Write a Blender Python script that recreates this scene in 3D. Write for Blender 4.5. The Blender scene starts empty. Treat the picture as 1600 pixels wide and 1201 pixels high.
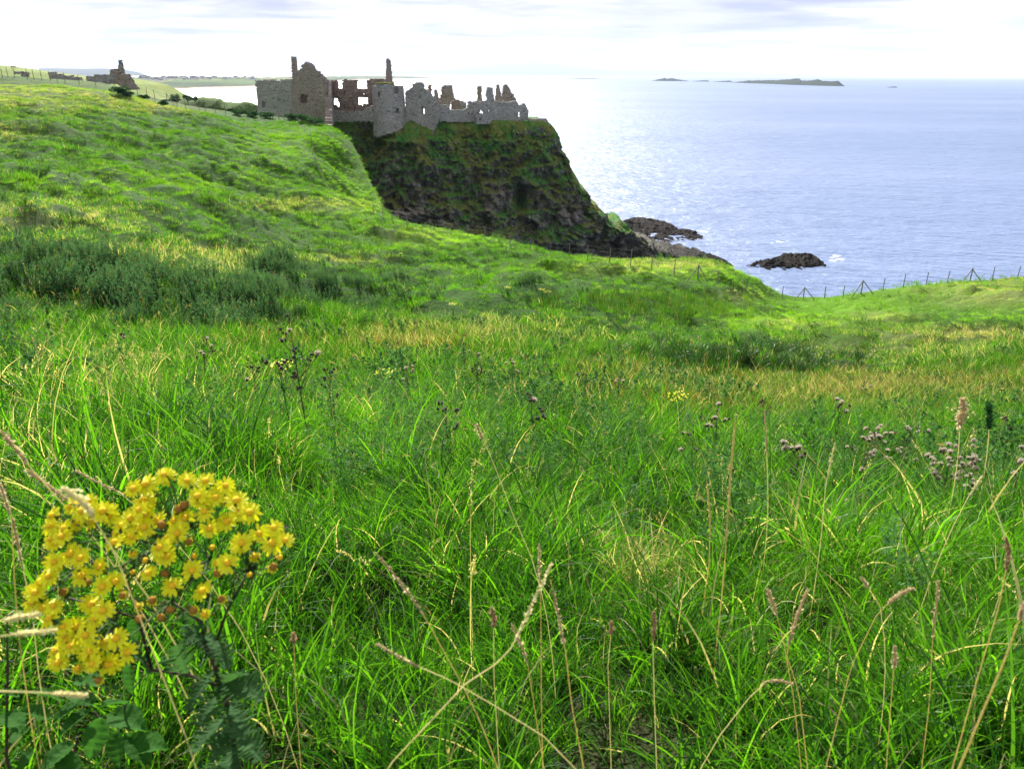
import bpy, math, random
import numpy as np
from mathutils import Matrix, Vector
R = math.radians
rng = np.random.default_rng(7)
random.seed(7)
sc = bpy.context.scene
C = sc.collection

# ------------------------------------------------------------ camera, world, sun, exposure
ZC = 40.0                                   # eye height above the sea
PITCH, ROLL, FPX = R(21.96), R(0.24), 1200.0
_r0 = np.array([1.0, 0, 0]); _u0 = np.array([0, math.sin(PITCH), math.cos(PITCH)])
_f0 = np.array([0, math.cos(PITCH), -math.sin(PITCH)])
_R = _r0*math.cos(ROLL) + _u0*math.sin(ROLL); _U = -_r0*math.sin(ROLL) + _u0*math.cos(ROLL)
cam = bpy.data.objects.new('camera', bpy.data.cameras.new('camera')); C.objects.link(cam); sc.camera = cam
cam.matrix_world = Matrix(((_R[0], _U[0], -_f0[0], 0), (_R[1], _U[1], -_f0[1], 0), (_R[2], _U[2], -_f0[2], ZC), (0, 0, 0, 1)))
cam.data.sensor_width = 36; cam.data.lens = 27.0
cam.data.clip_start = 0.05; cam.data.clip_end = 300000
cam.data.dof.use_dof = True; cam.data.dof.focus_distance = 12.0; cam.data.dof.aperture_fstop = 9.0

SUN_AZ, SUN_EL = R(-21), R(35)              # azimuth from +Y, negative is left
EXPOSURE = 1.32
sd = bpy.data.lights.new('sun', 'SUN'); sd.energy = 5.0; sd.angle = R(0.55); sd.color = (1.0, 0.95, 0.86)
so = bpy.data.objects.new('sun', sd); C.objects.link(so)
_sdir = Vector((math.sin(SUN_AZ)*math.cos(SUN_EL), math.cos(SUN_AZ)*math.cos(SUN_EL), math.sin(SUN_EL)))
so.rotation_euler = _sdir.to_track_quat('Z', 'Y').to_euler(); so.location = (0, 0, 90)
sc.view_settings.view_transform = 'Standard'; sc.view_settings.look = 'None'
sc.view_settings.exposure = EXPOSURE; sc.view_settings.gamma = 1.0; sc.view_settings.use_curve_mapping = False
sc.cycles.max_bounces = 7; sc.cycles.diffuse_bounces = 3; sc.cycles.glossy_bounces = 3; sc.cycles.transmission_bounces = 4
sc.cycles.volume_bounces = 1; sc.cycles.caustics_reflective = False; sc.cycles.caustics_refractive = False
sc.cycles.use_denoising = True
try: sc.cycles.denoising_prefilter = 'ACCURATE'
except Exception: pass


class NT:
    """small helper round a node tree"""
    def __init__(s, tree): s.t = tree; tree.nodes.clear()
    def n(s, typ, ins=None, **props):
        nd = s.t.nodes.new(typ)
        for k, v in props.items(): setattr(nd, k, v)
        for k, v in (ins or {}).items():
            so_ = nd.inputs[k]
            if isinstance(v, bpy.types.NodeSocket): s.t.links.new(v, so_)
            else: so_.default_value = v
        return nd
    def link(s, a, b): s.t.links.new(a, b)
    def math(s, op, a, b=0.0, c=0.0, clamp=False):
        nd = s.t.nodes.new('ShaderNodeMath'); nd.operation = op; nd.use_clamp = clamp
        for i, v in enumerate((a, b, c)):
            if isinstance(v, bpy.types.NodeSocket): s.t.links.new(v, nd.inputs[i])
            else: nd.inputs[i].default_value = v
        return nd.outputs[0]
    def mix(s, f, a, b, mode='MIX'):
        nd = s.t.nodes.new('ShaderNodeMix'); nd.data_type = 'RGBA'; nd.blend_type = mode
        for i, v in ((0, f), (6, a), (7, b)):
            if isinstance(v, bpy.types.NodeSocket): s.t.links.new(v, nd.inputs[i])
            elif i == 0: nd.inputs[0].default_value = v
            else: nd.inputs[i].default_value = (*v, 1) if len(v) == 3 else v
        return nd.outputs[2]
    def ramp(s, f, stops):
        nd = s.t.nodes.new('ShaderNodeValToRGB'); s.t.links.new(f, nd.inputs[0]); cr = nd.color_ramp
        while len(cr.elements) < len(stops): cr.elements.new(0.5)
        for e, (p, c) in zip(cr.elements, stops):
            e.position = p; e.color = (*c, 1) if not isinstance(c, float) else (c, c, c, 1)
        return nd.outputs[0]
    def noise(s, vec, scale, detail=3, rough=0.55, out=0, **kw):
        nd = s.n('ShaderNodeTexNoise', {'Scale': scale, 'Detail': detail, 'Roughness': rough, **kw})
        if vec is not None: s.t.links.new(vec, nd.inputs['Vector'])
        return nd.outputs[out]
    def voro(s, vec, scale, out='Color', **props):
        nd = s.n('ShaderNodeTexVoronoi', {'Scale': scale}, **props); s.t.links.new(vec, nd.inputs['Vector'])
        return nd.outputs[out]
    def pos(s): return s.n('ShaderNodeNewGeometry').outputs['Position']
    def vmul(s, v, xyz):
        nd = s.n('ShaderNodeVectorMath', operation='MULTIPLY'); s.t.links.new(v, nd.inputs[0]); nd.inputs[1].default_value = xyz
        return nd.outputs[0]

# world: Nishita sky with broken high cloud
w = bpy.data.worlds.new('World'); sc.world = w; w.use_nodes = True
t = NT(w.node_tree)
sky = t.n('ShaderNodeTexSky', sky_type='NISHITA', sun_disc=False)
sky.sun_elevation = SUN_EL; sky.sun_rotation = SUN_AZ; sky.air_density = 1.0; sky.dust_density = 1.2; sky.ozone_density = 1.5
tc = t.n('ShaderNodeTexCoord').outputs['Generated']
sx = t.n('ShaderNodeSeparateXYZ', {0: tc})
zz = t.math('ADD', t.math('MAXIMUM', sx.outputs[2], 0.0), 0.05)
cv = t.n('ShaderNodeCombineXYZ', {0: t.math('DIVIDE', sx.outputs[0], zz), 1: t.math('DIVIDE', sx.outputs[1], zz), 2: 0.0}).outputs[0]
cn = t.noise(cv, 0.42, 6, 0.55); cn2 = t.noise(t.vmul(cv, (0.55, 0.75, 1)), 0.55, 6, 0.58)
mask = t.math('SMOOTHSTEP', cn, 0.40, 0.56) if False else t.ramp(cn, [(0.36, 0.0), (0.52, 1.0)])
cloudc = t.ramp(cn2, [(0.42, (4.4, 4.7, 6.8)), (0.50, (7.4, 7.5, 8.9)), (0.56, (11.4, 11.3, 11.1))])
skc = t.mix(0.5, sky.outputs[0], (8.0, 8.2, 8.8))
col = t.mix(t.math('MULTIPLY', mask, 0.92), skc, cloudc)
bg = t.n('ShaderNodeBackground', {'Color': col, 'Strength': 0.04})
t.n('ShaderNodeOutputWorld', {'Surface': bg.outputs[0]})

# ------------------------------------------------------------ numbers
def rdir(px, py):
    a = (np.asarray(px, float) - 800)/FPX; b = (600.5 - np.asarray(py, float))/FPX
    return _f0 + a[..., None]*_R + b[..., None]*_U
def P(px, py, Y):
    """point at world distance Y seen at photo pixel (px, py)"""
    d = rdir(np.asarray(px, float), np.asarray(py, float)); s = (np.asarray(Y, float)/d[..., 1])[..., None]
    return d*s + np.array([0, 0, ZC])
def proj(X, Y, Z):
    v = np.stack([X, Y, np.asarray(Z) - ZC], -1); dep = v @ _f0
    dep = np.where(dep < 0.05, 0.05, dep)
    return 800 + FPX*(v @ _R)/dep, 600.5 - FPX*(v @ _U)/dep, dep
_perm = rng.permutation(256); _perm = np.concatenate([_perm, _perm, _perm])
_grad = rng.normal(size=(256, 3)); _grad /= np.linalg.norm(_grad, axis=1)[:, None]
def perlin(x, y, z=0.0):
    x, y, z = np.broadcast_arrays(np.asarray(x, float), np.asarray(y, float), np.asarray(z, float))
    xi, yi, zi = np.floor(x).astype(int), np.floor(y).astype(int), np.floor(z).astype(int)
    xf, yf, zf = x - xi, y - yi, z - zi
    u, v, w_ = [f*f*f*(f*(f*6 - 15) + 10) for f in (xf, yf, zf)]
    out = 0
    for dx in (0, 1):
        for dy in (0, 1):
            for dz in (0, 1):
                h = _perm[_perm[_perm[(xi + dx) & 255] + ((yi + dy) & 255)] + ((zi + dz) & 255)]
                g = _grad[h]
                d = g[..., 0]*(xf - dx) + g[..., 1]*(yf - dy) + g[..., 2]*(zf - dz)
                out = out + d*(u if dx else 1 - u)*(v if dy else 1 - v)*(w_ if dz else 1 - w_)
    return out
def fbm(x, y, z=0.0, o=4, g=0.5):
    s = 0; a = 1.0
    for i in range(o): s = s + a*perlin(x*2**i + 17.3*i, y*2**i - 9.1*i, z*2**i + 3.7*i if np.any(z) else 5.5*i); a *= g
    return s
def ridged(x, y, z=0.0, o=5, g=0.5):
    s = 0; a = 1.0
    for i in range(o): s = s + a*(1 - 2*np.abs(perlin(x*2**i + 7.3*i, y*2**i - 3.1*i, z*2**i + 1.7*i)) - 0.55); a *= g
    return s
def sstep(x, a, b): k = np.clip((x - a)/(b - a), 0, 1); return k*k*(3 - 2*k)

# ------------------------------------------------------------ mesh helpers
def mesh_np(name, V, F, smooth=True):
    me = bpy.data.meshes.new(name); V = np.asarray(V, np.float32)
    if isinstance(F, np.ndarray):
        k = F.shape[1]; me.vertices.add(len(V)); me.vertices.foreach_set('co', V.ravel())
        me.loops.add(F.size); me.loops.foreach_set('vertex_index', F.astype(np.int32).ravel())
        me.polygons.add(len(F)); me.polygons.foreach_set('loop_start', np.arange(0, F.size, k, dtype=np.int32))
        me.polygons.foreach_set('loop_total', np.full(len(F), k, np.int32))
        me.update(calc_edges=True)
    else:
        me.from_pydata([tuple(v) for v in V.tolist()], [], F)
    me.polygons.foreach_set('use_smooth', np.full(len(me.polygons), smooth)); me.update()
    return me
def fattr(me, name, arr, dom='POINT'):
    a = me.attributes.new(name, 'FLOAT', dom); a.data.foreach_set('value', np.asarray(arr, np.float32).ravel())
def grid_faces(nu, nv, wrap=False):
    i, j = np.meshgrid(np.arange(nu if wrap else nu - 1), np.arange(nv - 1), indexing='ij')
    i2 = (i + 1) % nu
    return np.stack([i*nv + j, i2*nv + j, i2*nv + j + 1, i*nv + j + 1], -1).reshape(-1, 4)
def ob(name, me, mat=None, parent=None, loc=None, label=None, cat=None, group=None, kind=None):
    o = bpy.data.objects.new(name, me); C.objects.link(o)
    if mat is not None and me is not None and len(me.materials) == 0: me.materials.append(mat)
    if parent is not None: o.parent = parent
    if loc is not None: o.location = loc
    if label: o['label'] = label
    if cat: o['category'] = cat
    if group: o['group'] = group
    if kind: o['kind'] = kind
    return o
def thing(name, loc, label, cat, group=None, rz=0.0):
    o = ob(name, None, loc=loc, label=label, cat=cat, group=group); o.rotation_euler.z = rz; o.empty_display_size = 0.2
    return o
class MB:
    """collects shapes for one mesh object"""
    def __init__(s): s.v = []; s.f = []
    def add(s, V, F):
        b = len(s.v); s.v += [tuple(map(float, p)) for p in V]; s.f += [tuple(int(i) + b for i in q) for q in F]
    def tube(s, pts, r0, r1=None, n=6, caps=True):
        pts = [np.asarray(p, float) for p in pts]; m = len(pts); r1 = r0 if r1 is None else r1
        rad = [r0 + (r1 - r0)*i/(m - 1) for i in range(m)] if not isinstance(r0, (list, tuple)) else list(r0)
        V = []; ref = np.array([0.31, 0.22, 0.92])
        for i, p in enumerate(pts):
            d = pts[min(i + 1, m - 1)] - pts[max(i - 1, 0)]; d = d/(np.linalg.norm(d) + 1e-12)
            a = np.cross(d, ref); a /= np.linalg.norm(a) + 1e-12; b = np.cross(d, a)
            for k in range(n): th = 2*math.pi*k/n; V.append(p + rad[i]*(math.cos(th)*a + math.sin(th)*b))
        F = [(i*n + k, i*n + (k + 1) % n, (i + 1)*n + (k + 1) % n, (i + 1)*n + k) for i in range(m - 1) for k in range(n)]
        if caps: F += [tuple(range(n))[::-1], tuple((m - 1)*n + k for k in range(n))]
        s.add(V, F)
    def box(s, c, h, rz=0.0, taper=1.0, jit=0.0):
        V = []
        for z in (-1, 1):
            k = taper if z > 0 else 1.0
            for x, y in ((-1, -1), (1, -1), (1, 1), (-1, 1)):
                X, Y = x*h[0]*k, y*h[1]*k
                V.append((c[0] + X*math.cos(rz) - Y*math.sin(rz) + random.uniform(-jit, jit), c[1] + X*math.sin(rz) + Y*math.cos(rz) + random.uniform(-jit, jit), c[2] + z*h[2] + random.uniform(-jit, jit)))
        s.add(V, [(3, 2, 1, 0), (4, 5, 6, 7), (0, 1, 5, 4), (1, 2, 6, 5), (2, 3, 7, 6), (3, 0, 4, 7)])
    def lathe(s, prof, c=(0, 0, 0), axis=(0, 0, 1), n=10):
        ax = Vector(axis).normalized(); q = Vector((0, 0, 1)).rotation_difference(ax); V = []
        for r_, z_ in prof:
            for k in range(n):
                th = 2*math.pi*k/n; p = q @ Vector((r_*math.cos(th), r_*math.sin(th), z_)); V.append((p.x + c[0], p.y + c[1], p.z + c[2]))
        m = len(prof)
        F = [(i*n + k, i*n + (k + 1) % n, (i + 1)*n + (k + 1) % n, (i + 1)*n + k) for i in range(m - 1) for k in range(n)]
        F += [tuple(range(n))[::-1], tuple((m - 1)*n + k for k in range(n))]
        s.add(V, F)
    def build(s, name, mat, parent=None, smooth=False, **kw):
        return ob(name, mesh_np(name, s.v, s.f, smooth), mat, parent, **kw)

# ------------------------------------------------------------ materials
def new_mat(name):
    m = bpy.data.materials.new(name); m.use_nodes = True; return m, NT(m.node_tree)
def finish(t, col, rough=0.8, bump=None, bdist=0.05, spec=0.3, trans=0.0, transcol=None, bstr=1.0, metal=0.0):
    b = t.n('ShaderNodeBsdfPrincipled'); b.inputs['Metallic'].default_value = metal
    for k, v in (('Base Color', col), ('Roughness', rough), ('Specular IOR Level', spec)):
        if isinstance(v, bpy.types.NodeSocket): t.link(v, b.inputs[k])
        else: b.inputs[k].default_value = (*v, 1) if isinstance(v, tuple) and len(v) == 3 else v
    if bump is not None:
        bn = t.n('ShaderNodeBump', {'Height': bump, 'Distance': bdist, 'Strength': bstr}); t.link(bn.outputs[0], b.inputs['Normal'])
    out = b.outputs[0]
    if trans > 0:
        tl = t.n('ShaderNodeBsdfTranslucent', {'Color': transcol if transcol is not None else col})
        out = t.n('ShaderNodeMixShader', {0: trans, 1: b.outputs[0], 2: tl.outputs[0]}).outputs[0]
    t.n('ShaderNodeOutputMaterial', {'Surface': out})

def simple(name, col, rough=0.7, var=0.25, scale=8.0, trans=0.0, spec=0.15, bd=0.01, tcol=None):
    m, t = new_mat(name); p = t.pos(); n = t.noise(p, scale, 4)
    c = t.mix(n, tuple(v*(1 - var) for v in col), tuple(v*(1 + var) for v in col))
    finish(t, c, rough, n, bd, spec, trans, (*tcol, 1) if tcol else None); return m

def vegetation_mat(name, darkc, lightc, dryc, trans=0.38, rustc=(0.16, 0.075, 0.025), rough=0.5, spec=0.25, tgain=2.0):
    """leaf colours: each blade has its own random value; 'dry' and 'rust' say how many blades are withered there"""
    m, t = new_mat(name); p = t.pos()
    br = t.n('ShaderNodeAttribute', attribute_name='br').outputs['Fac']
    dry = t.n('ShaderNodeAttribute', attribute_name='dry', attribute_type='INSTANCER').outputs['Fac']
    rust = t.n('ShaderNodeAttribute', attribute_name='rust', attribute_type='INSTANCER').outputs['Fac']
    lush = t.n('ShaderNodeAttribute', attribute_name='lush', attribute_type='INSTANCER').outputs['Fac']
    oi = t.n('ShaderNodeObjectInfo').outputs['Random']
    rnd = t.math('FRACT', t.math('ADD', br, t.math('MULTIPLY', oi, 7.0)))
    rnd2 = t.math('POWER', t.math('FRACT', t.math('MULTIPLY', rnd, 13.7)), 1.9)
    g = t.mix(rnd2, darkc, lightc)
    g = t.mix(lush, g, lightc); tip = t.n('ShaderNodeAttribute', attribute_name='tip').outputs['Fac']
    g = t.mix(t.math('MULTIPLY', tip, 0.75), g, tuple(min(1, v*1.5) for v in lightc))
    lime = t.n('ShaderNodeAttribute', attribute_name='lime', attribute_type='INSTANCER').outputs['Fac']
    g = t.mix(t.math('MULTIPLY', lime, 0.8), g, (0.21, 0.43, 0.012))
    isdry = t.math('LESS_THAN', rnd, dry)
    d = t.mix(rnd2, tuple(v*0.75 for v in dryc), tuple(min(1, v*1.2) for v in dryc))
    col = t.mix(isdry, g, d)
    isrust = t.math('GREATER_THAN', rnd, t.math('SUBTRACT', 1.0, rust))
    col = t.mix(isrust, col, rustc)
    tr = t.mix(1.0, col, (tgain*1.02, tgain, tgain*0.5), 'MULTIPLY')
    finish(t, col, rough, None, 0, spec, trans, tr); return m

M = {}
M['grass'] = vegetation_mat('grass', (0.009, 0.052, 0.004), (0.098, 0.285, 0.009), (0.44, 0.39, 0.20), 0.52)
M['herb'] = vegetation_mat('herb', (0.028, 0.095, 0.030), (0.095, 0.215, 0.060), (0.30, 0.26, 0.12), 0.30, rough=.7, spec=.08)
M['gorse'] = vegetation_mat('gorse', (0.010, 0.042, 0.020), (0.062, 0.140, 0.062), (0.20, 0.15, 0.06), 0.22, rough=.75, spec=.05)
M['reed'] = vegetation_mat('reed', (0.010, 0.050, 0.008), (0.060, 0.180, 0.012), (0.34, 0.27, 0.12), 0.30, rough=0.35)
M['iris'] = vegetation_mat('iris', (0.008, 0.040, 0.006), (0.040, 0.130, 0.015), (0.34, 0.30, 0.15), 0.2, rough=.42, spec=.4)
M['straw'] = simple('straw', (0.80, 0.74, 0.40), 0.6, 0.2, 40, 0.55)
M['seed'] = simple('seed_head', (0.72, 0.58, 0.34), 0.8, 0.3, 300, 0.55)

def terrain_mat():
    m, t = new_mat('turf'); p = t.pos()
    dry = t.n('ShaderNodeAttribute', attribute_name='dry').outputs['Fac']
    scrub = t.n('ShaderNodeAttribute', attribute_name='scrub').outputs['Fac']
    rust = t.n('ShaderNodeAttribute', attribute_name='rust').outputs['Fac']
    steep = t.n('ShaderNodeAttribute', attribute_name='steep').outputs['Fac']
    n1 = t.noise(p, 0.35, 5, 0.6); n2 = t.noise(t.vmul(p, (1, 1, 2)), 3.0, 5, 0.7); n3 = t.noise(p, 14, 3, 0.7)
    g = t.mix(t.ramp(n1, [(0.35, 0.0), (0.65, 1.0)]), (0.030, 0.105, 0.010), (0.060, 0.180, 0.012))
    g = t.mix(t.ramp(n2, [(0.38, 0.0), (0.62, 1.0)]), t.mix(0.6, g, (0.018, 0.055, 0.008)), g)
    d = t.mix(n3, (0.24, 0.21, 0.09), (0.40, 0.35, 0.16))
    dm = t.math('MULTIPLY', dry, t.ramp(n2, [(0.3, 0.35), (0.6, 1.0)]))
    lm = t.n('ShaderNodeAttribute', attribute_name='lime').outputs['Fac']; g = t.mix(t.math('MULTIPLY', lm, .8), g, (0.15, 0.33, 0.015))
    c = t.mix(dm, g, d)
    c = t.mix(t.math('MULTIPLY', rust, 0.5), c, (0.16, 0.085, 0.03))
    c = t.mix(scrub, c, (0.014, 0.035, 0.012))
    th = t.n('ShaderNodeAttribute', attribute_name='thatch_shade').outputs['Fac']  # dark soil near the camera, its colour also giving the shade between tufts
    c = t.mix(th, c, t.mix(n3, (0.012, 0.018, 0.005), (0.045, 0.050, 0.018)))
    rock = t.mix(n2, (0.03, 0.026, 0.022), (0.085, 0.07, 0.055))
    c = t.mix(t.math('MULTIPLY', steep, t.ramp(n2, [(0.42, 0.0), (0.55, 1.0)])), c, rock)
    h = t.math('ADD', n2, t.math('MULTIPLY', n3, 0.4))
    finish(t, c, 0.9, h, 0.25, 0.1); return m
M['turf'] = terrain_mat()

def cliff_mat():
    m, t = new_mat('basalt_cliff'); p = t.pos(); geo = t.n('ShaderNodeNewGeometry')
    z = t.n('ShaderNodeSeparateXYZ', {0: p}).outputs[2]; nz = t.n('ShaderNodeSeparateXYZ', {0: geo.outputs['Normal']}).outputs[2]
    big = t.noise(p, 0.13, 5, 0.6); mid = t.noise(p, 0.6, 6, 0.65); fine = t.noise(p, 3.0, 5, 0.7)
    vor = t.voro(t.vmul(p, (1, 1, 0.55)), 0.9, 'Distance', feature='DISTANCE_TO_EDGE')
    rock = t.mix(t.ramp(fine, [(0.35, 0.0), (0.65, 1.0)]), (0.030, 0.027, 0.026), (0.48, 0.45, 0.43))
    rock = t.mix(t.ramp(mid, [(0.45, 0.0), (0.62, 1.0)]), rock, (0.070, 0.062, 0.054))
    pink = t.ramp(t.math('MULTIPLY', t.noise(t.vmul(p, (1, 1, 0.7)), 0.16, 3, 0.5), t.math('SUBTRACT', 1.25, t.math('MULTIPLY', z, 0.03))), [(0.60, 0.0), (0.68, 1.0)])
    pa = t.n('ShaderNodeAttribute', attribute_name='pink').outputs['Fac']; ga = t.n('ShaderNodeAttribute', attribute_name='guano').outputs['Fac']
    pk = t.math('MULTIPLY', pa, t.ramp(t.noise(p, .5, 5, .7), [(0.40, 0.0), (0.60, 1.0)]))
    rock = t.mix(pk, rock, t.mix(fine, (0.20, 0.14, 0.12), (0.50, 0.42, 0.38)))
    # grass clings to the ledges, more of it high up
    hgt = t.math('MULTIPLY', z, 0.030)
    gm = t.math('ADD', t.math('ADD', t.math('MULTIPLY', big, 1.1), t.math('MULTIPLY', mid, 1.1)), t.math('SUBTRACT', t.math('ADD', hgt, t.math('MULTIPLY', nz, 0.75)), t.ramp(t.math('MULTIPLY', z, 0.05), [(0.1, 0.8), (0.45, 0.0)])))
    gm = t.math('ADD', gm, t.math('MULTIPLY', t.math('SUBTRACT', fine, 0.5), 1.1))
    gmask = t.math('MULTIPLY', t.ramp(t.math('MULTIPLY', gm, 0.5), [(0.92, 0.0), (1.0, 1.0)]), 1.0)
    gm = t.math('SUBTRACT', gm, t.math('ADD', t.math('MULTIPLY', pa, .7), t.math('MULTIPLY', ga, .35)))
    gmask = t.ramp(t.math('MULTIPLY', gm, 0.4), [(0.67, 0.0), (0.74, 1.0)])
    gcol = t.mix(t.ramp(t.noise(p, 0.25, 4), [(0.42, 0.0), (0.58, 1.0)]), (0.225, 0.245, 0.06), (0.085, 0.27, 0.05))
    gcol = t.mix(t.ramp(fine, [(0.3, 0.0), (0.7, 1.0)]), t.mix(0.5, gcol, (0.02, 0.02, 0.008)), gcol)
    c = t.mix(gmask, rock, gcol)
    guano = t.math('MULTIPLY', t.ramp(t.voro(p, 1.5, 'Distance'), [(0.22, 1.0), (0.30, 0.0)]), t.math('MAXIMUM', ga, t.ramp(t.noise(p, 0.22, 3), [(0.56, 0.0), (0.62, 1.0)])))
    c = t.mix(t.math('MULTIPLY', guano, 0.7), c, (0.55, 0.53, 0.50))
    wet = t.ramp(t.math('MULTIPLY', z, 0.1), [(0.15, 1.0), (0.75, 0.0)])  # sea-wet foot; the dark colour is carried higher to dull the sunlit spur
    c = t.mix(wet, c, (0.008, 0.007, 0.006))
    h = t.math('ADD', t.math('MULTIPLY', t.ramp(vor, [(0.0, 0.0), (0.12, 1.0)]), 0.25), t.math('ADD', mid, t.math('MULTIPLY', fine, 0.5)))
    c = t.mix(1.0, c, (1.25, 1.28, 1.22), 'MULTIPLY'); finish(t, c, 0.85, h, 1.6, 0.08); return m
M['cliff'] = cliff_mat()
def reef_mat():
    m, t = new_mat('reef_rock'); p = t.pos()
    z = t.n('ShaderNodeSeparateXYZ', {0: p}).outputs[2]
    n = t.noise(p, 0.9, 6, 0.75); f = t.noise(p, 4, 4, 0.7)
    c = t.mix(t.ramp(n, [(0.45, 0.0), (0.66, 1.0)]), (0.006, 0.005, 0.005), (0.060, 0.050, 0.042))
    c = t.mix(t.ramp(t.math('MULTIPLY', z, 0.5), [(0.15, 1.0), (0.6, 0.0)]), c, (0.014, 0.011, 0.010))
    finish(t, c, 0.85, t.math('ADD', n, t.math('MULTIPLY', f, 0.4)), 0.9, 0.12); return m
M['reef'] = reef_mat()

def stone_mat(name, a, b, tone, speck=0.35, moss=0.0):
    m, t = new_mat(name); p = t.pos()
    pv = t.vmul(p, (1.0, 1.0, 1.7))
    cell = t.n('ShaderNodeSeparateColor', {0: t.voro(pv, 2.6, 'Color')}).outputs[0]
    edge = t.voro(pv, 2.6, 'Distance', feature='DISTANCE_TO_EDGE')
    big = t.noise(p, 0.5, 4, 0.6); fine = t.noise(p, 9, 4, 0.6)
    c = t.mix(cell, a, b)
    c = t.mix(t.ramp(big, [(0.40, 0.0), (0.62, 1.0)]), c, tone)
    c = t.mix(t.math('MULTIPLY', fine, 0.5), c, tuple(v*0.45 for v in a))
    c = t.mix(t.math('MULTIPLY', t.math('GREATER_THAN', cell, 0.92), speck*.7), c, (0.55, 0.52, 0.47))
    c = t.mix(t.math('MULTIPLY', t.math('LESS_THAN', cell, 0.05), 0.4), c, (0.035, 0.030, 0.028))
    c = t.mix(t.math('MULTIPLY', t.ramp(edge, [(0.0, 1.0), (0.06, 0.0)]), 0.6), c, (0.07, 0.06, 0.05))
    if moss: c = t.mix(t.math('MULTIPLY', t.ramp(t.noise(p, 0.8, 4), [(0.55, 0.0), (0.62, 1.0)]), moss), c, (0.10, 0.12, 0.03))
    finish(t, c, 0.9, t.math('ADD', t.ramp(edge, [(0.0, 0.0), (0.10, 1.0)]), fine), 0.12, 0.15); return m
M['stone_brown'] = stone_mat('brown_rubble_stone', (0.34, 0.285, 0.245), (0.50, 0.43, 0.38), (0.42, 0.34, 0.30), 0.25)
M['stone_grey'] = stone_mat('grey_rubble_stone', (0.36, 0.345, 0.33), (0.60, 0.575, 0.55), (0.46, 0.44, 0.42), 0.5)
M['stone_warm'] = stone_mat('warm_rubble_stone', (0.31, 0.24, 0.19), (0.50, 0.42, 0.34), (0.36, 0.27, 0.24), 0.35, 0.15)
M['quoin'] = simple('pale_dressed_stone', (0.30, 0.27, 0.21), 0.85, 0.3, 3)
M['wood'] = simple('weathered_wood', (0.20, 0.18, 0.155), 0.85, 0.35, 20)
M['wire'] = simple('galvanised_wire', (0.18, 0.18, 0.18), 0.5, 0.1, 20)

# ------------------------------------------------------------ land: control points (photo pixel, distance)
EDGE = [(-500,128,130),(-200,120,126),(0,119,125),(100,127,128),(170,134,130),(210,147,130),(300,167,132),(400,180,135),(455,186,134),(510,197,130),
        (520,200,129),(534,210,127),(549,223,124),(560,240,120),(569,262,116),(583,291,110),(596,316,104),(602,334,100),(640,348,93),(750,370,86),(900,401,77),(1000,409,75),(1130,413,76),(1180,437,78),(1222,464,77),
        (1300,464,76),(1400,450,76),(1500,440,76),(1600,435,76),(1900,428,75),(2300,420,74)]
CTRL = [(0,1100,1.55),(0,900,2.35),(0,700,5),(0,600,9),(0,520,16),(0,400,30),(0,335,42),(0,250,65),(0,180,92),(0,140,112),
        (300,200,112),(300,250,88),(300,290,72),(300,330,58),(300,380,42),(300,430,32),(300,500,20),(300,560,13),(300,650,6.8),(300,750,4.2),(300,900,2.4),
        (150,150,115),(150,200,92),(150,300,55),(150,440,25),(150,560,12),
        (500,240,115),(500,300,95),(500,350,74),(500,400,55),(500,450,40),(500,500,27),(500,560,16),(500,640,8.8),(500,740,4.9),(560,320,93),
        (700,400,68),(700,440,50),(700,480,35),(700,540,21),(700,620,11),(700,700,6.7),(700,800,4.0),(700,920,2.5),(700,1100,1.7),
        (1000,430,65),(1000,470,50),(1000,520,33),(1000,580,20),(1000,650,11),(1000,750,6),(1000,880,3.2),(1000,1100,1.75),
        (1200,482,66),(1200,520,46),(1200,570,29),(1200,640,14),(1200,750,6.5),(1200,880,3.3),
        (1500,470,62),(1500,520,44),(1500,580,28),(1500,650,14),(1500,770,6.5),(1500,900,3.3),(1500,1100,1.8),
        (1900,470,62),(1900,520,44),(1900,580,28),(1900,650,14),(1900,800,6.5),(-300,170,95),(-300,330,42),(-300,430,26),(-300,600,9),(-300,760,4)]
_e = np.array(EDGE, float); _c = np.array(CTRL, float)
_ep = P(_e[:, 0], _e[:, 1], _e[:, 2]); _cp = P(_c[:, 0], _c[:, 1], _c[:, 2])
_all = np.concatenate([_ep, _cp]); _ext = []
for az in np.linspace(-1.5, 1.5, 9): _ext.append((0.7*math.sin(az), 0.7*math.cos(az), ZC - 1.62))
_all = np.concatenate([_all, np.array(_ext)])
LREF = 0.55
def feat(x, y): r = np.hypot(x, y); return np.stack([np.arctan2(x, y)*1.6, np.log(np.maximum(r, 0.5))*LREF], -1)
_A = feat(_all[:, 0], _all[:, 1])
def _phi(d2): return np.where(d2 > 1e-12, 0.5*d2*np.log(np.maximum(d2, 1e-12)), 0.0)
_n = len(_A); _K = _phi(((_A[:, None] - _A[None])**2).sum(-1)) + np.eye(_n)*1e-3
_Pm = np.concatenate([np.ones((_n, 1)), _A], 1)
_sol = np.linalg.solve(np.block([[_K, _Pm], [_Pm.T, np.zeros((3, 3))]]), np.concatenate([_all[:, 2], np.zeros(3)]))
_eaz = np.arctan2(_ep[:, 0], _ep[:, 1]); _er = np.hypot(_ep[:, 0], _ep[:, 1])
_slopeK = np.interp(_e[:, 0], [-500, 180, 260, 440, 510, 560, 2300], [0.03, 0.05, 0.3, 0.5, 1.3, 1.7, 1.8])
def redge(az): return np.interp(az, _eaz, _er)
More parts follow.
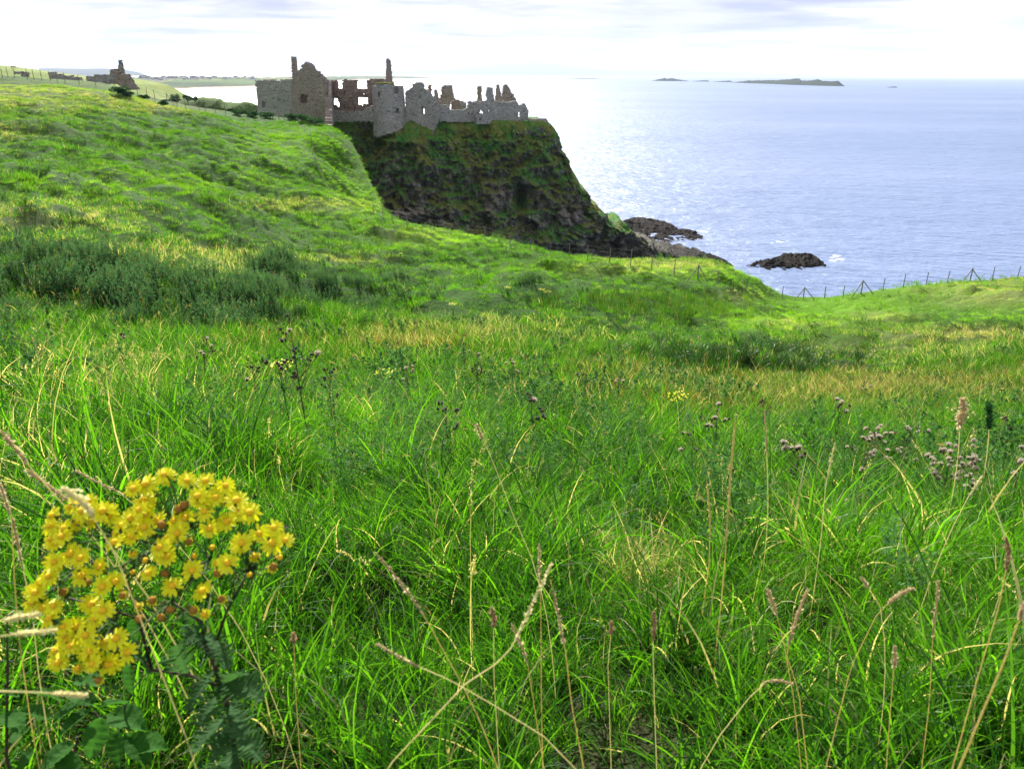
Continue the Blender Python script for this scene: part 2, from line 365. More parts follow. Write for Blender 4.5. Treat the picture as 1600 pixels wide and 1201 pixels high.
def bumps(x, y, r):
    ter = sstep(r, 14, 34)*(1 - .6*sstep(r, 108, 128))
    far = sstep(r, 12, 30); k = 1 - 0.75*sstep(r, 100, 125)
    b = far*k*(1.7*fbm(x/10.0, y/10.0, o=3) + 0.55*ridged(x/6.0 + 3, y/6.0, o=3)*sstep(r, 22, 45))
    b = b + sstep(r, 2, 6)*(1 - 0.3*far)*0.22*fbm(x/1.9, y/1.9, o=3)
    b = b + 0.07*fbm(x/0.6, y/0.6, o=2)*(1 - far)
    b = b + far*0.13*fbm(x/1.3, y/1.3, o=2) + ter*0.55*ridged(x/7.5 + 11, y/3.2, o=4, g=.6)
    # hummocks and hollows of the pasture, two of them shaped to shade its shoulder
    for (cx, cy, rx, ry, h) in HUM: b = b + h*np.exp(-(((x - cx)/rx)**2 + ((y - cy)/ry)**2))
    return b
HUM = []
def H(x, y, detail=True):
    x = np.asarray(x, float); y = np.asarray(y, float); sh = x.shape; x = x.ravel(); y = y.ravel()
    r = np.hypot(x, y); az = np.arctan2(x, y); re = redge(np.clip(az, _eaz[0], _eaz[-1]))
    rr = np.minimum(r, re + 1.5); azc = np.clip(az, -1.2, 1.2)
    f = feat(np.sin(azc)*rr, np.cos(azc)*rr); z = np.empty(len(x))
    for i in range(0, len(x), 40000):
        q = f[i:i+40000]; z[i:i+40000] = _phi(((q[:, None] - _A[None])**2).sum(-1)) @ _sol[:_n] + _sol[_n] + q @ _sol[_n+1:]
    s = np.maximum(r - re, 0); k = np.interp(az, _eaz, _slopeK)
    drop = k*(np.sqrt((s)**2 + 9) - 3)
    if detail:
        z = z + bumps(x, y, r)*(1 - 0.8*np.exp(-((r - re)/5.0)**2))
        z = z + sstep(s, 2, 10)*sstep(k, 0.8, 1.3)*1.6*ridged(x/7, y/7, z/9, 4)
    z = z - drop
    return np.maximum(z, -3 + 0.2*np.sin(x*0.1)).reshape(sh)
def hit(px, py, y0=0.6):
    """ground point seen at photo pixel"""
    Ys = np.concatenate([np.arange(y0, 8, 0.03), np.arange(8, 40, 0.15), np.arange(40, 180, 0.5)])
    p = P(np.full(len(Ys), px), np.full(len(Ys), py), Ys); hz = H(p[:, 0], p[:, 1])
    i = np.argmax(hz > p[:, 2]) if np.any(hz > p[:, 2]) else len(Ys) - 1
    return np.array([p[i, 0], p[i, 1], hz[i]])
_h = []
for (px, py, rx, ry, h) in [(556,290,3.2,9,-2.2),(543,250,2.5,7,-1.3),(488,228,3.5,9,1.1),(499,275,3.5,7,1.2),(430,300,7,4,1.1),(300,190,10,5,1.2),(250,255,9,4,-0.9),(380,255,8,4,0.9),(820,455,3.5,2.5,1.0),(920,425,6,2.5,0.9),(960,435,5,2,-0.6),  # first two hollows are added to shade the shoulder and leave its rim lit
                            (360,345,5,2,0.9),(380,360,5,1.6,-0.9),(100,300,9,4,0.8),(180,225,9,4,-0.8),(1400,480,9,4,0.5),(480,430,4,3,0.2),(600,370,8,4,0.7),(200,300,8,3,-0.7),
                            (600,960,0.40,0.35,-0.28),(420,860,0.5,0.4,0.10),(1060,850,0.6,0.5,-0.25),(1250,950,0.5,0.5,0.08),(1560,740,0.8,0.6,-0.3),(1400,1020,0.4,0.3,-0.08)]:
    q = hit(px, py); _h.append((q[0], q[1], rx, ry, h))
HUM[:] = _h

def blob(px, py, L):
    v = np.zeros(np.shape(px))
    for (cx, cy, rx, ry, a) in L: v = np.maximum(v, a*np.exp(-(((px - cx)/rx)**2 + ((py - cy)/ry)**2)**1.3))
    return v
DRY = [(60,150,190,26,.55),(250,165,120,12,.6),(0,205,90,16,.45),(30,345,180,30,.55),(280,400,170,22,.5),(350,418,70,14,.6),(480,320,130,12,.5),(640,365,70,12,.35),
       (1050,415,110,12,.7),(1560,458,130,24,.9),(1380,495,70,9,.8),(1500,522,170,16,.85),(1380,545,220,22,.5),(1150,462,50,12,.6),(1000,905,90,36,.6),
       (800,520,160,22,.5),(650,540,160,30,.35),(1300,612,380,30,.45),(250,620,260,60,.22),(60,760,200,100,.22),(100,1100,200,160,.3),(540,405,60,10,.5),(960,420,90,10,.35),(1250,505,80,10,.5)]
RUST = [(1350,612,330,28,.30),(980,600,120,20,.22),(640,545,130,24,.25),(440,540,80,16,.2),(1150,640,260,26,.2)]
SCRUB = [(60,445,170,58,1.),(230,470,140,48,1.),(350,490,110,42,1.),(430,420,50,14,1.),(400,475,60,26,.9),(560,460,140,42,.75),(680,470,60,22,.5),(0,570,60,30,.6),(820,455,36,22,.9),(600,440,120,16,.6)]
REED = [(1050,482,100,24,1.),(900,476,70,14,.9),(1120,490,50,14,.8),(960,478,90,10,.8)]
IRIS = [(1130,562,130,20,1.),(1240,572,110,13,1.),(1060,552,60,12,.8)]
HERB = [(700,680,330,120,.8),(900,640,260,60,.7),(1350,760,260,110,.6),(1080,850,120,70,1.),(560,560,200,50,.4),(1560,740,80,60,1.),(700,560,300,40,.35),(60,580,70,40,.4)]
LUSH = [(1420,470,300,36,2.2),(100,140,220,20,.8),(1350,480,260,34,1.4),(1450,450,260,24,1.4),(1100,430,120,20,1.0),(1300,475,190,26,1.),(1250,500,120,20,.8),(200,120,200,16,.4),(560,260,60,60,.6),(900,430,300,30,.6),(700,360,160,20,.5),(1200,700,400,50,.3),(150,350,200,20,.3),(600,700,200,60,.5),(420,240,200,20,.3),(1500,880,200,60,.4)]

azs = np.concatenate([np.linspace(-math.pi, -0.85, 50)[:-1], np.linspace(-0.85, 0.85, 620), np.linspace(0.85, math.pi, 50)[1:-1]])
rs = np.concatenate([[0.02, 0.3], np.geomspace(0.6, 60, 300), np.linspace(60.4, 175, 210)])
AZ, RS = np.meshgrid(azs, rs, indexing='ij'); TX, TY = np.sin(AZ)*RS, np.cos(AZ)*RS
TZ = H(TX, TY)
V = np.stack([TX, TY, TZ], -1).reshape(-1, 3)
me = mesh_np('ground', V, grid_faces(len(azs), len(rs), True)[:, ::-1])
ppx, ppy, _ = proj(V[:, 0], V[:, 1], V[:, 2]); infr = V[:, 1] > 0.2
nz_ = fbm(V[:, 0]/4, V[:, 1]/4, o=3)
fattr(me, 'dry', np.clip(blob(ppx, ppy, DRY)*infr*.5 + 0.12*nz_, 0, 1))
fattr(me, 'scrub', np.clip(blob(ppx, ppy, SCRUB)*np.where(ppx < 520, 1, .4) + blob(ppx, ppy, REED)*.6 + blob(ppx, ppy, IRIS)*.8, 0, 1)*infr)
fattr(me, 'rust', blob(ppx, ppy, RUST)*infr)
LIME0 = [(1330,478,150,26,1.),(1470,452,120,16,1.),(1240,500,110,18,.9),(1560,480,90,20,.6),(1080,425,130,14,.8),(900,418,120,12,.6),(450,225,90,26,.45),(560,300,60,50,.5),(700,375,110,14,.6)]
fattr(me, 'lime', np.clip(blob(ppx, ppy, LIME0)*infr, 0, 1))
fattr(me, 'thatch_shade', 1 - .8*sstep(np.hypot(V[:, 0], V[:, 1]), 9, 24))
_re = redge(np.clip(np.arctan2(V[:, 0], V[:, 1]), _eaz[0], _eaz[-1]))
fattr(me, 'steep', sstep(np.hypot(V[:, 0], V[:, 1]) - _re, 3, 12)*(V[:, 0] > -35))
ob('ground', me, M['turf'], kind='structure')

# ------------------------------------------------------------ sea
def sea_mat():
    m, t = new_mat('sea'); p = t.pos()
    q = t.n('ShaderNodeVectorRotate', {'Angle': R(28)}, rotation_type='Z_AXIS'); t.link(p, q.inputs[0]); q = q.outputs[0]
    w1 = t.noise(t.vmul(q, (0.035, 0.10, 1)), 1.0, 4, 0.55); w2 = t.noise(t.vmul(q, (0.16, 0.42, 1)), 1.0, 4, 0.6)
    w3 = t.noise(t.vmul(p, (0.9, 1.6, 1)), 1.0, 3, 0.6)
    h = t.math('ADD', t.math('MULTIPLY', w1, 1.6), t.math('ADD', t.math('MULTIPLY', w2, 1.1), t.math('MULTIPLY', w3, 0.16)))
    big = t.noise(t.vmul(p, (0.0012, 0.004, 1)), 1.0, 4, 0.6)
    c = t.mix(t.ramp(big, [(0.35, 0.0), (0.65, 1.0)]), (0.090, 0.150, 0.290), (0.150, 0.210, 0.370))
    foam = t.n('ShaderNodeAttribute', attribute_name='foam').outputs['Fac']
    fn = t.noise(p, 0.55, 5, 0.7)
    fm = t.ramp(t.math('MULTIPLY', t.math('ADD', t.math('MULTIPLY', foam, .55), t.math('MULTIPLY', t.math('SUBTRACT', fn, 0.5), 2.4)), t.math('MULTIPLY', foam, 1.3)), [(0.40, 0.0), (0.62, 1.0)])
    caps = t.math('MULTIPLY', t.ramp(t.noise(t.vmul(q, (0.08, 0.25, 1)), 1.0, 5, 0.65), [(0.685, 0.0), (0.72, 1.0)]), 0.5)
    c = t.mix(t.math('MAXIMUM', fm, caps), c, (0.75, 0.78, 0.80))
    finish(t, c, t.math('ADD', 0.40, t.math('MULTIPLY', fm, 0.4)), h, 1.3, 0.9, bstr=1.0); return m
M['sea'] = sea_mat()
saz = np.linspace(-math.pi, math.pi, 361)[:-1]; saz = np.unique(np.concatenate([saz, np.linspace(-0.75, 0.75, 500)]))
srs = np.geomspace(60, 60000, 320)
A2, R2 = np.meshgrid(saz, srs, indexing='ij'); SX, SY = np.sin(A2)*R2, np.cos(A2)*R2
swell = 0.35*fbm(SX/40, SY/18, o=2)*(R2 < 1200)
V = np.stack([SX, SY, swell], -1).reshape(-1, 3)
me = mesh_np('sea', V, grid_faces(len(saz), len(srs), True)[:, ::-1])
ppx, ppy, _ = proj(V[:, 0], V[:, 1], V[:, 2])
FOAM = [(1305,405,26,12,1.),(1275,430,30,6,.9),(1215,378,36,5,1.),(1108,362,26,9,.9),(965,328,30,6,.9),(1060,338,50,7,.7),(1140,412,30,6,.8),(1180,433,50,5,.9),(1100,400,20,12,.8),(1145,357,20,6,.9),(1000,336,60,5,.8),(1320,400,20,6,.8),(1200,378,60,4,.8)]
fattr(me, 'foam', .82*blob(ppx, ppy, FOAM)*(V[:, 1] > 50))
ob('sea', me, M['sea'], kind='structure')

# ------------------------------------------------------------ landforms rising from the sea
def sea_y(px, py):
    d = rdir(np.asarray(px, float), np.asarray(py, float)); return -ZC/np.minimum(d[..., 2], -1e-5)*d[..., 1]
def landform(name, cols, mat, depth, nx=160, ny=14, amp=0.0, freq=0.1, prof=0.5, Y=None, back=0.5, **kw):
    """cols: (px, py of the top, py of the shore); the shore distance comes from the sea level"""
    c = np.array(cols, float); px = np.linspace(c[0, 0], c[-1, 0], nx); pt = np.interp(px, c[:, 0], c[:, 1]); pb = np.interp(px, c[:, 0], c[:, 2])
    Yb = sea_y(px, pb) if Y is None else np.full(nx, float(Y)); dep = depth if np.ndim(depth) == 0 else np.interp(px, c[:, 0], depth)
    Yt = Yb + dep; top = P(px, pt, Yt); b0 = P(px, pt, Yb)
    ts = np.linspace(0, 1, ny); rows = []
    for t_ in ts:
        yy = Yb + dep*t_; xx = b0[:, 0] + (top[:, 0] - b0[:, 0])*t_
        zz = -1.5 + (top[:, 2] + 1.5)*t_**prof; rows.append(np.stack([xx, yy, zz], -1))
    for t_ in np.linspace(0.08, 1, ny//2 + 2):
        yy = Yt + dep*back*t_; rows.append(np.stack([top[:, 0]*(yy/Yt), yy, top[:, 2]*(1 - t_**2) - 1.5*t_**2], -1))
    G = np.stack(rows, 1)
    if amp:
        n = ridged(G[..., 0]*freq, G[..., 1]*freq, G[..., 2]*freq, 5, 0.55)
        k = np.clip((G[..., 2] + 1.5)/(np.abs(amp)*2 + 1e-6), 0, 1); G[..., 2] += amp*(n - .75)*k; G[..., 1] += amp*0.6*fbm(G[..., 0]*freq + 9, G[..., 2]*freq, o=3)*k
    return ob(name, mesh_np(name, G.reshape(-1, 3), grid_faces(G.shape[0], G.shape[1])[:, ::-1], True), mat, **kw)

def coast_mat(name, kindc):
    m, t = new_mat(name); p = t.pos(); geo = t.n('ShaderNodeNewGeometry')
    z = t.n('ShaderNodeSeparateXYZ', {0: p}).outputs[2]; nz = t.n('ShaderNodeSeparateXYZ', {0: geo.outputs['Normal']}).outputs[2]
    if kindc == 'coast':
        f = t.voro(t.vmul(p, (1, 0.35, 0)), 0.012, 'Color'); f = t.n('ShaderNodeSeparateColor', {0: f}).outputs[0]
        c = t.ramp(f, [(0.0, (0.03, 0.06, 0.03)), (0.4, (0.07, 0.12, 0.04)), (0.75, (0.13, 0.16, 0.06)), (1.0, (0.18, 0.18, 0.10))])
        n = t.noise(p, 0.02, 4, 0.6)
        c = t.mix(t.ramp(z, [(0.0, 1.0), (1.0, 1.0)]), c, c)
        c = t.mix(t.ramp(t.math('MULTIPLY', t.math('ADD', z, t.math('MULTIPLY', n, 8.0)), 0.05), [(0.34, 1.0), (0.7, 0.0)]), c, (0.015, 0.025, 0.025))
        c = t.mix(t.ramp(t.math('MULTIPLY', z, 0.1), [(0.35, 1.0), (0.5, 0.0)]), c, (0.55, 0.42, 0.32))
    elif kindc == 'chalk':
        n = t.noise(t.vmul(p, (1, 1, 0.15)), 0.05, 5, 0.7)
        c = t.ramp(n, [(0.42, (0.06, 0.08, 0.05)), (0.50, (0.45, 0.44, 0.42)), (0.62, (0.75, 0.74, 0.72))])
        c = t.mix(t.ramp(nz, [(0.75, 0.0), (0.9, 1.0)]), c, (0.08, 0.15, 0.04))
        c = t.mix(t.ramp(t.math('MULTIPLY', z, 0.02), [(0.42, 0.0), (0.6, 1.0)]), c, (0.05, 0.10, 0.04))
    else:
        n = t.noise(p, 0.004 if kindc == 'hill' else 0.03, 4, 0.6)
        c = t.mix(n, (0.012, 0.020, 0.016), (0.035, 0.055, 0.030))
    finish(t, c, 0.95, None, 0, 0.05); return m
M['coast'] = coast_mat('far_coast', 'coast'); M['chalk'] = coast_mat('chalk_cliff', 'chalk'); M['hill'] = coast_mat('far_hill', 'hill'); M['skerry'] = coast_mat('skerry_rock', 'skerry')

landform('far_coast', [(120,121,138),(200,120.5,141),(262,119.8,143),(300,119.5,142.3),(365,120,139.8),(400,120,138.5),(450,119.5,134),(500,119,129.5),(560,118.6,126.2),(610,118.4,124.6),(650,119.6,124),(675,121,123.8),(705,123.4,123.7)],
         M['coast'], [900,900,900,900,1000,1100,1500,2000,2500,2500,2000,1500,500], nx=300, ny=20, amp=5, freq=0.004, prof=0.85, kind='structure')
landform('white_cliff_headland', [(150,129,141),(205,129.5,142),(225,130.5,144),(245,132.5,145.5),(260,136,145.8),(266,143,145.9)], M['chalk'], 60, nx=140, ny=14, amp=5, freq=0.02, prof=0.45, back=6, kind='structure')
landform('hill_beyond_town', [(60,106,114),(150,105.5,114),(195,107.5,114.2),(212,111,114.2),(222,114,115.8),(232,118.6,119)], M['hill'], 1500, nx=60, amp=20, freq=0.0006, Y=11000, kind='structure')
landform('mountains_across_the_sea', [(560,112,116),(640,110.5,116),(700,108.5,116),(740,104,116),(790,100,116),(830,97,116.5),(860,98.5,116.5),(900,103.5,117),(945,108,117),(1000,110.5,117.5),(1050,109.5,117.5),(1110,112,117.8),(1180,113.5,118),(1260,115.5,118.4),(1330,118.2,118.7)],
         M['hill'], 1500, nx=160, amp=30, freq=0.0003, Y=38000, kind='structure')
SK = 'low rocky islands on the horizon'
landform('rocky_island', [(1018,126.5,126.8),(1029,123.8,126.9),(1039,121.2,127),(1040,123,127),(1050,122,127.1),(1062,124.5,127.2),(1077,126.6,127.3)], M['skerry'], 60, nx=80, amp=3, freq=0.03, prof=.5, label='small humped rocky island left of the long island', cat='island', group=SK)
landform('rocky_island', [(1080,127.2,127.6),(1095,125.8,127.7),(1106,125.4,127.8),(1109,127.6,127.9)], M['skerry'], 50, nx=50, amp=2, freq=0.03, label='tiny flat islet between the humped and the long island', cat='island', group=SK)
landform('rocky_island', [(1111,128,128.3),(1140,125.8,128.8),(1146,128.6,129.4),(1160,127,130),(1167,125.6,130.4),(1209,125,131.6),(1235,123.4,132.8),(1249.5,121.8,133.2),(1252.5,126,133.4),(1265,125.6,133.8),(1278,123.8,134.2),(1286,126.4,134.5),(1300,126.2,134.8),(1310,126.4,135),(1320,134.6,135.3)], M['skerry'], 120, nx=260, ny=16, amp=4, freq=0.02, prof=.5, label='long low green-topped rocky island ending in a stepped cliff', cat='island', group=SK)
landform('rocky_island', [(1384,136.6,137),(1393,135.6,137.1),(1400,135.3,137.2),(1403,137,137.3)], M['skerry'], 30, nx=40, amp=1, freq=0.05, label='lone dark rock farthest right on the horizon', cat='island', group=SK)
landform('rocky_island', [(886,123,123.3),(905,122.4,123.5),(925,122.5,123.6),(942,123.3,123.6)], M['skerry'], 120, nx=40, amp=1, freq=0.01, label='thin dark sliver of reef far out beyond the castle', cat='island', group=SK)

# reefs at the foot of the castle rock
RF = 'dark wave-washed reefs'
landform('sea_rock', [(1149,418,420),(1164,411,428),(1190,407,431),(1208,403,430),(1227,396,428),(1245,395,427),(1262,394,426),(1276,401,424),(1284,406,422),(1294,417,420)], M['reef'], [1,9,11,11,12,12,11,8,6,1], nx=260, ny=60, amp=1.0, freq=0.28, prof=.5, label='long dark reef standing alone off the grassy cliff edge', cat='sea rock', group=RF)
landform('sea_rock', [(962,352,372),(975,345,392),(990,343,396),(1012,345,398),(1030,349,399),(1048,350,396),(1056,358,390),(1072,360,387),(1086,361,384),(1100,370,379),(1103,377,378)], M['reef'], [10,26,38,40,36,34,24,20,16,6,1], nx=280, ny=90, amp=1.1, freq=0.25, prof=.36, label='broad shelf of broken rock at the point of the castle rock', cat='sea rock', group=RF)
for c_, lb in (([(1173,379,380.4),(1180,377,381.6),(1187,377.2,381.6),(1192,380,381)], 'small dark rock awash between shelf and long reef'),
               ([(1124,357.6,358.6),(1128,356,359.4),(1134,358,359)], 'tiny rock just off the tip of the rock shelf'),
               ([(1088,359.2,360),(1095,358,361.6),(1106,359.4,361)], 'thin rock finger beside the tip of the shelf'),
               ([(996,337.4,338.4),(1006,335.6,339),(1020,336.8,339.2),(1034,335.4,338.8),(1040,334.6,337.6)], 'flat reef breaking the surface beyond the shelf'),
               ([(958,325.4,326),(966,324.8,326.6),(973,325.6,326.2)], 'low rock awash nearest to the castle cliff skyline')):
    landform('sea_rock', c_, M['reef'], 4, nx=50, ny=14, amp=0.35, freq=0.5, label=lb, cat='sea rock', group=RF)

# ------------------------------------------------------------ castle rock
SKY = np.array([(380,190),(500,189),(560,187),(700,187),(800,189),(846,189),(858,193),(867,205),(878,222),(885,240),(890,258),(903,290),(914,306),(926,322),(938,334),(950,341),(962,347),(974,350),(985,362),(1000,375),(1030,386),(1060,393),(1100,401),(1132,409),(1155,419)], float)
def rock():
    nx = 620; px = np.linspace(380, 1155, nx); pt = np.interp(px, SKY[:, 0], SKY[:, 1])
    Yt = np.interp(px, [380, 520, 600, 700, 860, 950, 1155], [176, 170, 166, 166, 168, 170, 172])
    top = P(px, pt, Yt); n1, n2, n3 = 190, 30, 24
    G = np.zeros((nx, n1 + n2 + n3, 3))
    lean = np.interp(px, [380, 600, 850, 1000, 1155], [9, 14, 13, 7, 2])
    for j in range(n1):
        t_ = j/(n1 - 1); z = -2 + (top[:, 2] + 2)*t_; hh = 1 - t_
        G[:, j, 0] = top[:, 0]*(1 - 0.0*hh); G[:, j, 1] = Yt - lean*hh**1.15; G[:, j, 2] = z
    bk = np.interp(px, [380, 850, 960, 1155], [46, 40, 16, 4])
    for j in range(n2):
        t_ = (j + 1)/n2; G[:, n1 + j, 0] = top[:, 0]; G[:, n1 + j, 1] = Yt + bk*t_; G[:, n1 + j, 2] = top[:, 2] - 1.2*t_*np.minimum(1, top[:, 2]/20)
    zb = G[:, n1 + n2 - 1, 2].copy(); yb = G[:, n1 + n2 - 1, 1].copy()
    for j in range(n3):
        t_ = (j + 1)/n3; G[:, n1 + n2 + j, 0] = top[:, 0]; G[:, n1 + n2 + j, 1] = yb + 8*t_; G[:, n1 + n2 + j, 2] = zb*(1 - t_) - 2*t_
    X, Y, Z = G[..., 0].copy(), G[..., 1].copy(), G[..., 2].copy()
    face = np.zeros(G.shape[:2]); face[:, :n1] = np.minimum(1, (1 - np.linspace(0, 1, n1))*9)[None]
    d = 3.0*ridged(X/20, Y/20, Z/26, 3) + 2.6*ridged(X/6.5, Y/6.5, Z/9 + 4, 5, 0.6) + 1.3*ridged(X/2.1, Y/2.1, Z/1.7, 4, 0.7)
    ppx, ppy, _ = proj(X, Y, Z)
    # buttresses, gullies and the cave mouths
    for (cx, cy, rx, ry, a) in [(812,312,11,26,-6.5),(790,320,9,24,-2.5),(650,245,50,40,2.2),(745,300,14,60,-2.0),(612,330,10,40,-2.0),(960,385,9,24,-3.0),(885,335,16,18,1.4),(705,330,20,30,1.2),
                                (930,370,22,20,-1.5),(575,225,16,40,-3.0),(640,205,14,20,2.6),(690,215,12,22,-1.8),(900,370,30,26,1.5),(830,285,60,6,1.6),(760,345,10,26,-2.5),(855,350,12,26,1.6)]:
        d = d + a*np.exp(-(((ppx - cx)/rx)**2 + ((ppy - cy)/ry)**2)**1.4)
    fz = ((Z + 2.4*fbm(X/9, Y/9, Z/14, o=3))/4.6) % 1.0; d = d + 1.5*(fz**1.5 - .4) + 0.9*ridged(X/1.8 + 5, Y/1.8, Z/8, 3, .6)
    # ledges
    d = d + 0.8*np.sin(Z*0.9 + 3*fbm(X/15, Y/15, o=2))*sstep(-Z, -22, -8)
    G[..., 1] = Y - d*face
    rs_ = (1 - sstep(ppx, 840, 865)*0)*1.0
    G[..., 0] += face*2.2*ridged(X/5 + 30, Z/4, 0.3, 4, 0.65)*sstep(ppx, 850, 900)
    G[..., 0] += 1.6*fbm(Z/3.2, 0.5 + 0*Z, 0.3, o=4, g=.6)*sstep(ppx, 845, 875)*(Z > 2)
    edgez = sstep(ppx, 855, 880)*(Z > 1)
    G[..., 2] += (1 - np.abs(np.arange(G.shape[1]) - n1)[None]/60.0).clip(0, 1)*edgez*2.3*fbm(X/2.2, Y/40, o=5, g=.65)
    G[:, n1:n1 + n2, 2] += 0.35*fbm(X/4, Y/4, o=3)[:, n1:n1 + n2]
    me = mesh_np('castle_rock', G.reshape(-1, 3), grid_faces(nx, G.shape[1])[:, ::-1]); fc = (face > 0).ravel(); q = (ppx.ravel(), ppy.ravel())
    fattr(me, 'pink', blob(*q, [(645,330,34,14,.9),(785,300,14,18,.8),(768,322,10,20,.8),(886,334,16,13,1.),(740,345,14,14,.4),(700,338,18,12,.4),(930,345,14,10,.3)])*fc)
    fattr(me, 'guano', blob(*q, [(612,250,34,18,1.),(600,275,26,14,.8),(650,285,18,22,.8),(668,305,14,20,.6),(720,262,10,10,.5),(830,205,22,8,.6),(690,240,16,20,.5),(840,330,20,26,.45)])*fc)
    return me
ob('castle_rock', rock(), M['cliff'], kind='structure')

# ------------------------------------------------------------ masonry walls
def inpoly(x, y, poly):
    p = np.asarray(poly, float); ins = np.zeros(x.shape, bool); j = len(p) - 1
    for i in range(len(p)):
        xi, yi, xj, yj = *p[i], *p[j]
        c = ((yi > y) != (yj > y)) & (x < (xj - xi)*(y - yi)/((yj - yi) or 1e-9) + xi); ins ^= c; j = i
    return ins
def cells_mesh(mask, front, backo):
    """mask: filled cells; front(i, j) grid points array (nu+1, nv+1, 3); backo: offset to the back face"""
    nu, nv = mask.shape; F = []; idx = np.arange((nu + 1)*(nv + 1)).reshape(nu + 1, nv + 1); N = (nu + 1)*(nv + 1)
    V = np.concatenate([front.reshape(-1, 3), (front + backo).reshape(-1, 3)])
    m = np.pad(mask, 1)
    for i in range(nu):
        for j in range(nv):
            if not mask[i, j]: continue
            a, b, c, d = idx[i, j], idx[i+1, j], idx[i+1, j+1], idx[i, j+1]
            F += [(a, b, c, d), (d+N, c+N, b+N, a+N)]
            if not m[i, j+1]: F.append((a, d, d+N, a+N))
            if not m[i+2, j+1]: F.append((b, b+N, c+N, c))
            if not m[i+1, j]: F.append((a, a+N, b+N, b))
            if not m[i+1, j+2]: F.append((d, c, c+N, d+N))
    F = np.array(F); used, inv = np.unique(F.ravel(), return_inverse=True)
    return mesh_np('masonry', V[used], inv.reshape(F.shape), False)
def wall(name, outline, A, B, thick, mat, parent, holes=(), cell=0.24, rough=0.06, **kw):
    """outline traced in photo pixels, laid on the vertical plane through the ground points A=(px, Y) and B=(px, Y)"""
    a = P(A[0], 180, A[1]); b = P(B[0], 180, B[1]); a2 = a[:2]; u = (b - a)[:2]; u /= np.linalg.norm(u); nrm = np.array([-u[1], u[0]])
    if nrm[1] < 0: nrm = -nrm
    def to_uv(q):
        q = np.asarray(q, float); d = rdir(q[:, 0], q[:, 1]); s = (a2 @ nrm)/(d[:, :2] @ nrm); p = d*s[:, None]
        return np.stack([(p[:, :2] - a2) @ u, p[:, 2] + ZC], -1)
    o = to_uv(outline); hs = [to_uv(h) for h in holes]
    lo, hi = o.min(0), o.max(0); nu, nv = np.maximum(1, np.ceil((hi - lo)/cell).astype(int))
    U, W = np.meshgrid(lo[0] + (np.arange(nu) + .5)*cell, lo[1] + (np.arange(nv) + .5)*cell, indexing='ij')
    jx, jy = rng.uniform(-.22, .22, U.shape)*.3, rng.uniform(-.22, .22, U.shape)*.3
    m = inpoly(U + jx, W + jy, o)
    for h in hs: m &= ~inpoly(U, W, h)
    gu, gw = np.meshgrid(lo[0] + np.arange(nu + 1)*cell, lo[1] + np.arange(nv + 1)*cell, indexing='ij')
    gu = gu + rng.uniform(-.28, .28, gu.shape)*cell; gw = gw + rng.uniform(-.28, .28, gw.shape)*cell
    dn = rng.uniform(-rough, rough, gu.shape) + 0.12*fbm(gu/2.2, gw/2.2, o=2)
    Fp = np.stack([a2[0] + gu*u[0] + dn*nrm[0], a2[1] + gu*u[1] + dn*nrm[1], gw], -1)
    return ob(name, cells_mesh(m, Fp, np.array([nrm[0]*thick, nrm[1]*thick, 0])), mat, parent, **kw)
def quad(x0, y0, x1, y1): return [(x0, y0), (x1, y0), (x1, y1), (x0, y1)]
def round_tower(name, pxc, Yc, rad, outline, holes, mat, parent, thick=1.1, cell=0.3, batter=0.06):
    c = P(pxc, 180, Yc); nu = int(2*math.pi*rad/cell)
    zt = P(pxc, min(q[1] for q in outline), Yc - rad)[2]; zb = P(pxc, 216, Yc - rad)[2]
    nv = int((zt - zb)/cell); th = np.arange(nu + 1)*2*math.pi/nu; z = zb + np.arange(nv + 1)*cell
    T, Z = np.meshgrid(th, z, indexing='ij'); jt = rng.uniform(-.03, .03, T.shape); T = T + jt; T[-1] = T[0] + 2*math.pi
    rr = rad + (zt - Z)*batter + rng.uniform(-.06, .06, T.shape); rr[-1] = rr[0]
    Fp = np.stack([c[0] + rr*np.cos(T), c[1] + rr*np.sin(T), Z], -1)
    Cn = (Fp[:-1, :-1] + Fp[1:, 1:])/2; px, py, _ = proj(Cn[..., 0], Cn[..., 1], Cn[..., 2])
    m = np.interp(px, [q[0] for q in outline], [q[1] for q in outline]) < py
    bot = np.interp(px, [578,581,588,604,624,636,640], [204,208,215,210,205,191,190]); m &= (py < bot) | (Cn[..., 1] > c[1] - rad*.3)
    frontside = Cn[..., 1] < c[1]
    for h in holes: m &= ~(inpoly(px, py, h) & frontside)
    inn = np.stack([-thick*np.cos(T), -thick*np.sin(T), 0*T], -1)
    return ob(name, cells_mesh(m, Fp, inn), mat, parent)

base = P(620, 186, 168)
cas = thing('castle_ruin', (0, 0, 0), 'roofless grey stone castle ruin with gables and chimneys on the sheer sea rock', 'castle')
SB, SG, SW = M['stone_brown'], M['stone_grey'], M['stone_warm']
# gatehouse block
wall('gatehouse_wall', [(399,126.5),(405,125.4),(420,125.2),(430,125.6),(433,131.5),(437,131),(438,125),(444,124.4),(449,127),(456,123),(457,196),(440,196),(403,196),(401,150)], (399,163), (457,159.5), 1.3, SG, cas, holes=[quad(409,159,414.4,168.6)])
wall('gatehouse_gable', [(455.6,119),(463.7,111.6),(471,108),(471.3,103),(474.5,99.5),(477.5,97),(481,99),(484,101.7),(487.6,109),(493.7,111.4),(500,117),(506.7,124),(508,150),(510,181),(510.8,197),(456,188),(455,150)], (455.5,159.2), (511,157), 1.4, SB, cas, holes=[quad(468.6,146.6,480.8,161)])
wall('recessed_window_back', quad(467,145,482,163), (467,160.8), (482,160.2), 0.3, SB, cas)
wall('gatehouse_side_wall', [(508,126),(513.5,126),(513.5,192),(508,196)], (510.6,158.3), (513,171), 1.2, SB, cas)
mbq = MB()
